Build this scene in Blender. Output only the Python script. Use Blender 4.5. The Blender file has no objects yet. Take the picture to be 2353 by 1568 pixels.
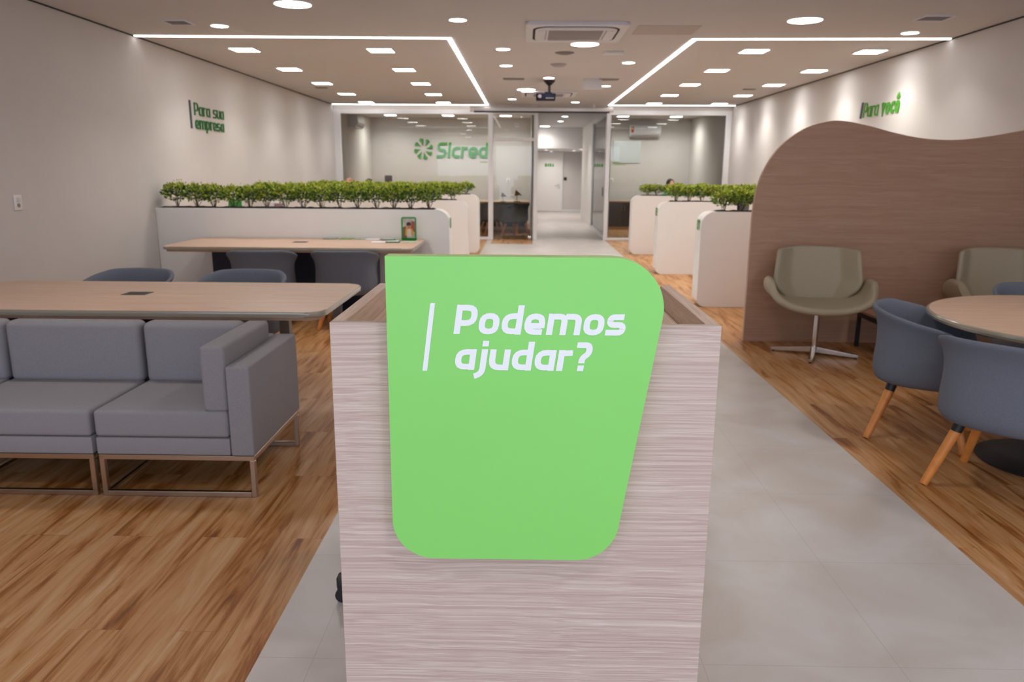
import bpy, bmesh, math, random
from mathutils import Vector, Matrix
random.seed(7)
S = bpy.context.scene
C = S.collection
# ------------------------------------------------------------------ camera, world, daylight, exposure
R = ((0.9998321160419142, 0.010113017579306398, -0.015279614085071723),
     (0.017127858672610383, -0.21957353249149703, 0.9754455906335815),
     (0.00650969956596829, -0.9755435360375497, -0.21970988395362345))
cd = bpy.data.cameras.new('camera')
cam = bpy.data.objects.new('camera', cd); C.objects.link(cam)
cam.matrix_world = Matrix(((R[0][0], -R[0][1], -R[0][2], 0), (R[1][0], -R[1][1], -R[1][2], 0),
                           (R[2][0], -R[2][1], -R[2][2], 1.5), (0, 0, 0, 1)))
cd.sensor_width = 36.0; cd.lens = 1737.0 / 2353.0 * 36.0
cd.clip_start = 0.05; cd.clip_end = 100
cd.dof.use_dof = True; cd.dof.focus_distance = 1.78; cd.dof.aperture_fstop = 5.6
S.camera = cam
W = bpy.data.worlds.new('daylight'); S.world = W; W.use_nodes = True
bg = W.node_tree.nodes['Background']
bg.inputs[0].default_value = (0.75, 0.84, 1.0, 1); bg.inputs[1].default_value = 2.65
S.view_settings.view_transform = 'Standard'; S.view_settings.look = 'None'
S.view_settings.gamma = 1; S.view_settings.use_curve_mapping = False
S.view_settings.exposure = 0.0
S.cycles.use_denoising = True
S.cycles.max_bounces = 8; S.cycles.diffuse_bounces = 5; S.cycles.glossy_bounces = 4
S.cycles.transparent_max_bounces = 16
S.cycles.sample_clamp_indirect = 30
S.cycles.caustics_reflective = False; S.cycles.caustics_refractive = False
ld = bpy.data.lights.new('shopfront_daylight', 'AREA'); ld.shape = 'RECTANGLE'; ld.size = 8.4; ld.size_y = 2.7
ld.cycles.is_portal = True
lo = bpy.data.objects.new('shopfront_daylight', ld); C.objects.link(lo)
lo.location = (0.13, -2.25, 1.4); lo.rotation_euler = (math.radians(90), 0, 0)
LAMP_COL = (1.0, 0.945, 0.875)
SQ_W, BIG_W, SMALL_W = 8.2, 11.0, 3.6
EMIT = 24.0
K = 2.87; XL = -4.15; XR = 4.41; YF = 16.9

# ------------------------------------------------------------------ materials
def srgb(r, g, b):
    f = lambda c: (c/255)/12.92 if c/255 <= 0.04045 else ((c/255+0.055)/1.055)**2.4
    return (f(r), f(g), f(b), 1)
MATS = {}
def mat(name, col, rough=0.6, metal=0.0, noise=0.0, nscale=40.0, bump=0.0, spec=0.5, emit=None, estr=1.0, coat=0.0):
    m = bpy.data.materials.new(name); m.use_nodes = True
    N = m.node_tree.nodes; L = m.node_tree.links; b = N['Principled BSDF']
    b.inputs['Roughness'].default_value = rough; b.inputs['Metallic'].default_value = metal
    b.inputs['Specular IOR Level'].default_value = spec; b.inputs['Coat Weight'].default_value = coat
    if emit:
        b.inputs['Emission Color'].default_value = emit; b.inputs['Emission Strength'].default_value = estr
    tc = N.new('ShaderNodeTexCoord'); nz = N.new('ShaderNodeTexNoise'); nz.inputs['Scale'].default_value = nscale
    nz.inputs['Detail'].default_value = 4
    L.new(tc.outputs['Object'], nz.inputs['Vector'])
    rp = N.new('ShaderNodeValToRGB'); L.new(nz.outputs['Fac'], rp.inputs[0])
    a = noise
    rp.color_ramp.elements[0].position = 0.3; rp.color_ramp.elements[1].position = 0.7
    rp.color_ramp.elements[0].color = tuple(c*(1-a) for c in col[:3]) + (1,)
    rp.color_ramp.elements[1].color = tuple(min(1, c*(1+a)) for c in col[:3]) + (1,)
    L.new(rp.outputs[0], b.inputs['Base Color'])
    if bump:
        bp = N.new('ShaderNodeBump'); bp.inputs['Strength'].default_value = bump; bp.inputs['Distance'].default_value = 0.002
        L.new(nz.outputs['Fac'], bp.inputs['Height']); L.new(bp.outputs[0], b.inputs['Normal'])
    MATS[name] = m
    return m
def ramp(N, stops):
    r = N.new('ShaderNodeValToRGB'); e = r.color_ramp.elements
    while len(e) < len(stops): e.new(0.5)
    for i, (p, c) in enumerate(stops): e[i].position = p; e[i].color = c
    return r
def wood_laminate(name, stops, scale=(2.0, 60.0, 60.0), rough=0.5, spec=0.4, warp=0.6, bump=0.15, fine=3.0):
    """grain runs along object X; the scale is dense across it"""
    m = bpy.data.materials.new(name); m.use_nodes = True
    N = m.node_tree.nodes; L = m.node_tree.links; b = N['Principled BSDF']
    b.inputs['Roughness'].default_value = rough; b.inputs['Specular IOR Level'].default_value = spec
    tc = N.new('ShaderNodeTexCoord'); mp = N.new('ShaderNodeMapping'); mp.inputs['Scale'].default_value = scale
    L.new(tc.outputs['Object'], mp.inputs['Vector'])
    wn = N.new('ShaderNodeTexNoise'); wn.inputs['Scale'].default_value = 2.2; wn.inputs['Detail'].default_value = 2
    L.new(tc.outputs['Object'], wn.inputs['Vector'])
    sc = N.new('ShaderNodeVectorMath'); sc.operation = 'SCALE'; sc.inputs['Scale'].default_value = warp
    L.new(wn.outputs['Color'], sc.inputs[0])
    ad = N.new('ShaderNodeVectorMath'); L.new(mp.outputs[0], ad.inputs[0]); L.new(sc.outputs[0], ad.inputs[1])
    n1 = N.new('ShaderNodeTexNoise'); n1.inputs['Scale'].default_value = 1.0; n1.inputs['Detail'].default_value = 5
    n1.inputs['Roughness'].default_value = 0.65
    L.new(ad.outputs[0], n1.inputs['Vector'])
    n2 = N.new('ShaderNodeTexNoise'); n2.inputs['Scale'].default_value = fine; n2.inputs['Detail'].default_value = 3
    L.new(ad.outputs[0], n2.inputs['Vector'])
    mx = N.new('ShaderNodeMath'); mx.operation = 'MULTIPLY_ADD'; mx.inputs[1].default_value = 0.5
    L.new(n2.outputs['Fac'], mx.inputs[0])
    hm = N.new('ShaderNodeMath'); hm.operation = 'MULTIPLY'; hm.inputs[1].default_value = 0.5
    L.new(n1.outputs['Fac'], hm.inputs[0]); L.new(hm.outputs[0], mx.inputs[2])
    r = ramp(N, stops); L.new(mx.outputs[0], r.inputs[0]); L.new(r.outputs[0], b.inputs['Base Color'])
    bp = N.new('ShaderNodeBump'); bp.inputs['Strength'].default_value = bump; bp.inputs['Distance'].default_value = 0.001
    L.new(mx.outputs[0], bp.inputs['Height']); L.new(bp.outputs[0], b.inputs['Normal'])
    MATS[name] = m
    return m

wall_m = mat('painted_wall', (0.60, 0.575, 0.565, 1), 0.85, noise=0.015, nscale=3, spec=0.2)
ceil_m = mat('ceiling_paint', (0.60, 0.585, 0.585, 1), 0.9, noise=0.01, nscale=2, spec=0.15)
white_m = mat('white_lacquer', (0.78, 0.76, 0.74, 1), 0.45, noise=0.01)
frame_m = mat('white_frame', (0.74, 0.74, 0.76, 1), 0.35)
planter_m = mat('planter_white', (0.82, 0.81, 0.80, 1), 0.42, noise=0.01, nscale=6)
soil_m = mat('soil', (0.022, 0.016, 0.013, 1), 0.95, noise=0.6, nscale=60, bump=0.8)
stem_m = mat('stem_bark', (0.11, 0.08, 0.045, 1), 0.8, noise=0.3)
black_m = mat('black_plastic', (0.012, 0.012, 0.014, 1), 0.45)
darkmetal_m = mat('black_metal', (0.014, 0.014, 0.016, 1), 0.5)
navy_m = mat('navy_laminate', (0.018, 0.023, 0.048, 1), 0.6, noise=0.08)
grey_m = mat('grey_laminate', (0.30, 0.28, 0.27, 1), 0.5)
chrome_m = mat('chrome', (0.72, 0.70, 0.68, 1), 0.18, metal=1.0)
steel_m = mat('brushed_steel', (0.50, 0.40, 0.32, 1), 0.28, metal=1.0)
edge_m = mat('glossy_taupe_edge', (0.33, 0.29, 0.225, 1), 0.16, spec=0.6, coat=0.6)
sofa_m = mat('lilac_grey_fabric', (0.275, 0.26, 0.278, 1), 0.95, noise=0.10, nscale=260, bump=0.5, spec=0.15)
chair_m = mat('blue_grey_fabric', (0.15, 0.165, 0.205, 1), 0.95, noise=0.10, nscale=260, bump=0.5, spec=0.15)
chair2_m = mat('charcoal_fabric', (0.11, 0.105, 0.105, 1), 0.95, noise=0.1, nscale=260, bump=0.4, spec=0.15)
olive_m = mat('olive_beige_leather', (0.42, 0.365, 0.26, 1), 0.5, noise=0.04, nscale=120, bump=0.1, spec=0.4)
legwood_m = mat('orange_beech', (0.66, 0.25, 0.055, 1), 0.38, noise=0.12, nscale=18, spec=0.5)
green_m = mat('lime_green_laminate', srgb(137, 217, 108), 0.34, noise=0.012, nscale=3, spec=0.4)
greenedge_m = mat('pale_green_edge', srgb(178, 218, 122), 0.4)
txt_m = mat('white_vinyl', (0.86, 0.88, 0.92, 1), 0.4)
tgreen_m = mat('dark_green_letter', (0.004, 0.13, 0.012, 1), 0.5)
vgreen_m = mat('mid_green_letter', (0.06, 0.29, 0.015, 1), 0.5)
lgreen_m = mat('logo_green', (0.065, 0.31, 0.05, 1), 0.5)
ldark_m = mat('logo_dark_green', (0.02, 0.12, 0.045, 1), 0.5)
slate_m = mat('slate_grey_bar', (0.035, 0.06, 0.075, 1), 0.5)
grille_m = mat('grey_grille', (0.27, 0.25, 0.25, 1), 0.7)
gap_m = mat('dark_gap', (0.03, 0.028, 0.027, 1), 0.9)
skin_m = mat('skin', (0.46, 0.235, 0.15, 1), 0.55, noise=0.05, nscale=20)
hairr_m = mat('auburn_hair', (0.27, 0.105, 0.06, 1), 0.6, noise=0.3, nscale=90, bump=0.5)
hairk_m = mat('black_hair', (0.014, 0.011, 0.010, 1), 0.5, noise=0.3, nscale=90, bump=0.5)
shirt_m = mat('white_shirt', (0.55, 0.56, 0.58, 1), 0.9)
shirtg_m = mat('green_shirt', (0.06, 0.20, 0.08, 1), 0.9)
trouser_m = mat('dark_trousers', (0.02, 0.02, 0.03, 1), 0.9)
paperw_m = mat('white_paper', (0.74, 0.70, 0.76, 1), 0.6)
paperg_m = mat('green_paper', (0.20, 0.42, 0.13, 1), 0.6, noise=0.25, nscale=30)
papert_m = mat('teal_paper', (0.09, 0.19, 0.155, 1), 0.6, noise=0.3, nscale=30)
paperb_m = mat('pale_green_paper', (0.42, 0.50, 0.40, 1), 0.6, noise=0.15, nscale=30)
hgreen_m = mat('holder_green', (0.015, 0.24, 0.035, 1), 0.3)
acw_m = mat('appliance_white', (0.66, 0.65, 0.68, 1), 0.4)
screen_m = mat('dark_screen', (0.01, 0.01, 0.014, 1), 0.15)
toucan_m = mat('bird_wood', (0.28, 0.105, 0.02, 1), 0.5, noise=0.2, nscale=30)
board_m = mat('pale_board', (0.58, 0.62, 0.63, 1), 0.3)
red_m = mat('energy_label_red', (0.5, 0.05, 0.02, 1), 0.6)
yel_m = mat('energy_label_yellow', (0.75, 0.45, 0.05, 1), 0.6)
pinks = [srgb(175, 150, 142), srgb(190, 168, 160), srgb(204, 185, 178), srgb(216, 200, 194)]
desk_m = wood_laminate('pink_grey_oak_laminate', [(0.32, srgb(178, 152, 142)), (0.46, srgb(194, 170, 160)), (0.54, srgb(204, 183, 173)), (0.68, srgb(220, 204, 195))], scale=(0.8, 130, 130), warp=3.0, fine=2.6)
desktop_m = wood_laminate('inner_oak_laminate', [(0.36, srgb(196, 166, 146)), (0.5, srgb(212, 185, 166)), (0.64, srgb(224, 200, 182))], scale=(75, 1.6, 75), warp=2.6, fine=3.2)
tab_m = wood_laminate('beige_oak_top', [(0.34, srgb(184, 152, 130)), (0.5, srgb(196, 165, 143)), (0.66, srgb(205, 177, 156))], scale=(1.2, 22, 22), rough=0.4, warp=1.0, bump=0.03)
part_m = wood_laminate('brown_oak_panel', [(0.34, srgb(178, 140, 115)), (0.5, srgb(186, 149, 124)), (0.66, srgb(194, 158, 134))], scale=(0.7, 22, 22), rough=0.5, warp=1.2, bump=0.04)

def floor_material():
    """one floor: grey tile aisle between two wood plank fields, laid in object coordinates"""
    m = bpy.data.materials.new('floor_tile_and_planks'); m.use_nodes = True
    N = m.node_tree.nodes; L = m.node_tree.links; b = N['Principled BSDF']
    tc = N.new('ShaderNodeTexCoord'); P = tc.outputs['Object']
    sp = N.new('ShaderNodeSeparateXYZ'); L.new(P, sp.inputs[0])
    def math_(op, a, bb=None, c=None):
        n = N.new('ShaderNodeMath'); n.operation = op
        for i, v in enumerate((a, bb, c)):
            if v is None: continue
            if isinstance(v, (int, float)): n.inputs[i].default_value = v
            else: L.new(v, n.inputs[i])
        return n.outputs[0]
    X, Y = sp.outputs[0], sp.outputs[1]
    # planks: 0.2 wide (X), 1.31 long (Y)
    sw = N.new('ShaderNodeCombineXYZ'); L.new(math_('ADD', Y, -0.255), sw.inputs[0]); L.new(X, sw.inputs[1])
    br = N.new('ShaderNodeTexBrick'); br.offset = 0.5; br.offset_frequency = 2
    br.inputs['Scale'].default_value = 1; br.inputs['Brick Width'].default_value = 1.31; br.inputs['Row Height'].default_value = 0.19
    br.inputs['Mortar Size'].default_value = 0.0012; br.inputs['Mortar Smooth'].default_value = 0.2
    br.inputs['Color1'].default_value = (0, 0, 0, 1); br.inputs['Color2'].default_value = (1, 1, 1, 1); br.inputs['Mortar'].default_value = (0.5, 0.5, 0.5, 1)
    L.new(sw.outputs[0], br.inputs['Vector'])
    tone = N.new('ShaderNodeSeparateColor'); L.new(br.outputs['Color'], tone.inputs[0])
    # grain
    off = math_('MULTIPLY', tone.outputs[0], 7.3)
    mv = N.new('ShaderNodeCombineXYZ')
    L.new(math_('MULTIPLY', X, 13.0), mv.inputs[0]); L.new(math_('MULTIPLY', Y, 1.25), mv.inputs[1]); L.new(off, mv.inputs[2])
    g1 = N.new('ShaderNodeTexNoise'); g1.inputs['Scale'].default_value = 1.0; g1.inputs['Detail'].default_value = 6
    g1.inputs['Roughness'].default_value = 0.62; g1.inputs['Distortion'].default_value = 0.9
    L.new(mv.outputs[0], g1.inputs['Vector'])
    mv2 = N.new('ShaderNodeCombineXYZ')
    L.new(math_('MULTIPLY', X, 90.0), mv2.inputs[0]); L.new(math_('MULTIPLY', Y, 3.0), mv2.inputs[1]); L.new(off, mv2.inputs[2])
    g2 = N.new('ShaderNodeTexNoise'); g2.inputs['Scale'].default_value = 1.0; g2.inputs['Detail'].default_value = 3
    L.new(mv2.outputs[0], g2.inputs['Vector'])
    gg = math_('ADD', math_('MULTIPLY', g1.outputs['Fac'], 0.8), math_('MULTIPLY', g2.outputs['Fac'], 0.2))
    gg = math_('ADD', gg, math_('MULTIPLY', math_('ADD', tone.outputs[0], -0.5), 0.035))
    wr = ramp(N, [(0.34, srgb(112, 62, 20)), (0.42, srgb(148, 92, 38)), (0.48, srgb(172, 122, 72)), (0.57, srgb(184, 140, 96)), (0.68, srgb(196, 158, 120))])
    L.new(gg, wr.inputs[0])
    seam = N.new('ShaderNodeMixRGB'); seam.blend_type = 'MULTIPLY'; L.new(math_('MULTIPLY', br.outputs['Fac'], 0.35), seam.inputs[0])
    L.new(wr.outputs[0], seam.inputs[1]); seam.inputs[2].default_value = (0.45, 0.35, 0.3, 1)
    # tiles 0.61 x 0.65
    tv = N.new('ShaderNodeCombineXYZ'); L.new(math_('ADD', X, 0.65), tv.inputs[0]); L.new(math_('ADD', Y, -2.09), tv.inputs[1])
    bt = N.new('ShaderNodeTexBrick'); bt.offset = 0; bt.inputs['Scale'].default_value = 1
    bt.inputs['Brick Width'].default_value = 0.61; bt.inputs['Row Height'].default_value = 0.65
    bt.inputs['Mortar Size'].default_value = 0.0012
    L.new(tv.outputs[0], bt.inputs['Vector'])
    t1 = N.new('ShaderNodeTexNoise'); t1.inputs['Scale'].default_value = 2.6; t1.inputs['Detail'].default_value = 6; t1.inputs['Distortion'].default_value = 0.7
    L.new(P, t1.inputs['Vector'])
    tr = ramp(N, [(0.33, srgb(186, 177, 170)), (0.5, srgb(193, 186, 181)), (0.68, srgb(200, 195, 194))])
    L.new(t1.outputs['Fac'], tr.inputs[0])
    ts = N.new('ShaderNodeMixRGB'); ts.blend_type = 'MULTIPLY'; L.new(math_('MULTIPLY', bt.outputs['Fac'], 0.45), ts.inputs[0])
    L.new(tr.outputs[0], ts.inputs[1]); ts.inputs[2].default_value = (0.5, 0.48, 0.47, 1)
    # aisle mask: -0.825 < x < 1.79, plus the entrance strip left of the desk and everything beyond the glass front in the corridor
    inx = math_('MULTIPLY', math_('GREATER_THAN', X, -0.825), math_('LESS_THAN', X, 1.79))
    door = math_('MULTIPLY', math_('MULTIPLY', math_('LESS_THAN', X, 0.17), math_('GREATER_THAN', Y, 15.95)), math_('GREATER_THAN', X, -0.72))
    room = math_('MULTIPLY', math_('LESS_THAN', X, 0.2), math_('GREATER_THAN', Y, 16.92))
    woody = math_('MAXIMUM', door, room)
    far = math_('GREATER_THAN', Y, 21.05)
    tile = math_('MAXIMUM', math_('MULTIPLY', inx, math_('SUBTRACT', 1.0, woody)), far)
    mix = N.new('ShaderNodeMixRGB'); L.new(tile, mix.inputs[0]); L.new(seam.outputs[0], mix.inputs[1]); L.new(ts.outputs[0], mix.inputs[2])
    L.new(mix.outputs[0], b.inputs['Base Color'])
    rg = math_('ADD', math_('MULTIPLY', tile, -0.10), 0.42)
    L.new(rg, b.inputs['Roughness'])
    b.inputs['Specular IOR Level'].default_value = 0.45
    bp = N.new('ShaderNodeBump'); bp.inputs['Strength'].default_value = 0.05; bp.inputs['Distance'].default_value = 0.001
    L.new(gg, bp.inputs['Height']); L.new(bp.outputs[0], b.inputs['Normal'])
    return m
floor_m = floor_material()

def leaf_material():
    m = bpy.data.materials.new('leaf_green'); m.use_nodes = True
    N = m.node_tree.nodes; L = m.node_tree.links; b = N['Principled BSDF']
    g = N.new('ShaderNodeNewGeometry')
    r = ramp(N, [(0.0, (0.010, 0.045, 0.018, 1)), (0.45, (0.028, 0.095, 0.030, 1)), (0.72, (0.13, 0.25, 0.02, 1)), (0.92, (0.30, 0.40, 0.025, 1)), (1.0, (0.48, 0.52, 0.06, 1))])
    L.new(g.outputs['Random Per Island'], r.inputs[0]); L.new(r.outputs[0], b.inputs['Base Color'])
    b.inputs['Roughness'].default_value = 0.45
    return m
leaf_m = leaf_material()
def young_material():
    m = bpy.data.materials.new('young_leaf'); m.use_nodes = True
    N = m.node_tree.nodes; L = m.node_tree.links; b = N['Principled BSDF']
    g = N.new('ShaderNodeNewGeometry')
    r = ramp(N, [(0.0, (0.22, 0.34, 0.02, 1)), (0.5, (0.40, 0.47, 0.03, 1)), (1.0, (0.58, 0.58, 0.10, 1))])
    L.new(g.outputs['Random Per Island'], r.inputs[0]); L.new(r.outputs[0], b.inputs['Base Color'])
    b.inputs['Roughness'].default_value = 0.45
    return m
young_m = young_material()

def glass_material():
    m = bpy.data.materials.new('clear_glass'); m.use_nodes = True
    N = m.node_tree.nodes; L = m.node_tree.links
    N.remove(N['Principled BSDF']); out = N['Material Output']
    t = N.new('ShaderNodeBsdfTransparent'); t.inputs[0].default_value = (0.93, 0.955, 0.935, 1)
    gl = N.new('ShaderNodeBsdfGlossy'); gl.inputs['Roughness'].default_value = 0.0
    fr = N.new('ShaderNodeFresnel'); fr.inputs['IOR'].default_value = 1.45
    mx = N.new('ShaderNodeMixShader'); L.new(fr.outputs[0], mx.inputs[0]); L.new(t.outputs[0], mx.inputs[1]); L.new(gl.outputs[0], mx.inputs[2])
    L.new(mx.outputs[0], out.inputs[0])
    return m
glass_m = glass_material()
lamp_m = mat('lit_lamp', (0.9, 0.9, 0.9, 1), 0.5, emit=(1, 0.97, 0.93, 1), estr=EMIT)
led_m = mat('lit_led_strip', (0.9, 0.9, 0.9, 1), 0.5, emit=(1, 0.97, 0.92, 1), estr=4.5)

# ------------------------------------------------------------------ mesh helpers
def add_box(bm, x0, x1, y0, y1, z0, z1, bev=0.0, seg=2, mi=0):
    mtx = Matrix.Translation(((x0+x1)/2, (y0+y1)/2, (z0+z1)/2)) @ Matrix.Diagonal((abs(x1-x0), abs(y1-y0), abs(z1-z0), 1))
    r = bmesh.ops.create_cube(bm, size=1, matrix=mtx)
    vs = r['verts']
    fs = {f for v in vs for f in v.link_faces}
    for f in fs: f.material_index = mi
    if bev > 0:
        es = list({e for v in vs for e in v.link_edges})
        bmesh.ops.bevel(bm, geom=es, offset=bev, segments=seg, profile=0.5, affect='EDGES', clamp_overlap=True)
def frame_of(p0, p1):
    z = (Vector(p1)-Vector(p0)).normalized()
    x = z.cross(Vector((0, 0, 1)))
    if x.length < 1e-4: x = Vector((1, 0, 0))
    x.normalize(); y = z.cross(x)
    return x, y
def add_cyl(bm, p0, p1, r0, r1=None, seg=16, caps=True, mi=0):
    r1 = r0 if r1 is None else r1
    x, y = frame_of(p0, p1); rings = []
    for p, r in ((p0, r0), (p1, r1)):
        rings.append([bm.verts.new(Vector(p) + (x*math.cos(a)+y*math.sin(a))*r) for a in [2*math.pi*i/seg for i in range(seg)]])
    for i in range(seg):
        f = bm.faces.new((rings[0][i], rings[0][(i+1) % seg], rings[1][(i+1) % seg], rings[1][i])); f.material_index = mi
    if caps:
        bm.faces.new(rings[0][::-1]).material_index = mi; bm.faces.new(rings[1]).material_index = mi
def add_tube(bm, pts, r, seg=8):
    for a, b in zip(pts[:-1], pts[1:]): add_cyl(bm, a, b, r, r, seg)
def add_lathe(bm, prof, seg=32, cx=0, cy=0, mi=0, sx=1, sy=1):
    rings = []
    for r, z in prof:
        if r < 1e-6: rings.append([bm.verts.new((cx, cy, z))])
        else: rings.append([bm.verts.new((cx+r*sx*math.cos(2*math.pi*i/seg), cy+r*sy*math.sin(2*math.pi*i/seg), z)) for i in range(seg)])
    for A, B in zip(rings[:-1], rings[1:]):
        for i in range(seg):
            j = (i+1) % seg
            if len(A) == 1 and len(B) == 1: continue
            if len(A) == 1: f = bm.faces.new((A[0], B[j], B[i]))
            elif len(B) == 1: f = bm.faces.new((A[i], A[j], B[0]))
            else: f = bm.faces.new((A[i], A[j], B[j], B[i]))
            f.material_index = mi
def round_outline(pts, radii, seg=8):
    out = []; n = len(pts)
    for i in range(n):
        p = Vector(pts[i]); a = Vector(pts[i-1]); b = Vector(pts[(i+1) % n]); r = radii[i]
        if r <= 0: out.append(tuple(p)); continue
        u = (a-p).normalized(); v = (b-p).normalized()
        ang = u.angle(v); d = r/math.tan(ang/2)
        d = min(d, (a-p).length*0.499, (b-p).length*0.499); rr = d*math.tan(ang/2)
        c = p + (u+v).normalized()*(rr/math.sin(ang/2))
        s = p+u*d-c; e = p+v*d-c
        a0 = math.atan2(s.y, s.x); a1 = math.atan2(e.y, e.x); da = a1-a0
        while da > math.pi: da -= 2*math.pi
        while da < -math.pi: da += 2*math.pi
        for k in range(seg+1):
            t = a0+da*k/seg; out.append((c.x+rr*math.cos(t), c.y+rr*math.sin(t)))
    return out
def add_prism(bm, outline, d0, d1, axis='y', bev=0.0, mi=0, seg=2, mi_side=None):
    """outline in (x,z) extruded along y, or (x,y) extruded along z, or (y,z) along x"""
    def mk(p, d):
        if axis == 'y': return (p[0], d, p[1])
        if axis == 'z': return (p[0], p[1], d)
        return (d, p[0], p[1])
    A = [bm.verts.new(mk(p, d0)) for p in outline]; B = [bm.verts.new(mk(p, d1)) for p in outline]
    n = len(A); fs = [bm.faces.new(A[::-1]), bm.faces.new(B)]; sides = []
    for i in range(n): sides.append(bm.faces.new((A[i], A[(i+1) % n], B[(i+1) % n], B[i])))
    for f in fs: f.material_index = mi
    for f in sides: f.material_index = mi if mi_side is None else mi_side
    if bev > 0:
        es = [e for f in fs for e in f.edges]
        bmesh.ops.bevel(bm, geom=es, offset=bev, segments=seg, profile=0.5, affect='EDGES', clamp_overlap=True)
def obj(name, bm, m, parent=None, loc=None, smooth=True, angle=35):
    bmesh.ops.recalc_face_normals(bm, faces=bm.faces[:])
    me = bpy.data.meshes.new(name); bm.to_mesh(me); bm.free()
    for mm in (m if isinstance(m, (list, tuple)) else [m]): me.materials.append(mm)
    if smooth:
        me.polygons.foreach_set('use_smooth', [True]*len(me.polygons))
        me.set_sharp_from_angle(angle=math.radians(angle))
    o = bpy.data.objects.new(name, me); C.objects.link(o)
    if parent: o.parent = parent
    if loc: o.location = loc
    return o
def tag(o, label, cat, group=None):
    o['label'] = label; o['category'] = cat
    if group: o['group'] = group
    return o
def thing(name, label, cat, loc=(0, 0, 0), rz=0.0, group=None):
    o = bpy.data.objects.new(name, None); C.objects.link(o); o.empty_display_size = 0.1
    o.location = loc; o.rotation_euler = (0, 0, rz)
    return tag(o, label, cat, group)
def struct(name, bm, m, parent=None, **k):
    o = obj(name, bm, m, parent, **k)
    if parent is None: o['kind'] = 'structure'
    return o
def dup(root, loc, rz, label, group=None):
    r = root.copy(); C.objects.link(r); r.location = loc; r.rotation_euler = (0, 0, rz); r['label'] = label
    if group: r['group'] = group
    for ch in list(root.children):
        c = ch.copy(); C.objects.link(c); c.parent = r
        for g in list(ch.children):
            d = g.copy(); C.objects.link(d); d.parent = c
    return r
NB = bmesh.new
def place_first(o, loc, rz, label, group=None):
    o.location = loc; o.rotation_euler = (0, 0, rz); o['label'] = label
    if group: o['group'] = group
    return o
def placer(proto):
    st = {'n': 0}
    def f(loc, rz, label, group=None):
        st['n'] += 1
        return place_first(proto, loc, rz, label, group) if st['n'] == 1 else dup(proto, loc, rz, label, group)
    return f

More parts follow.
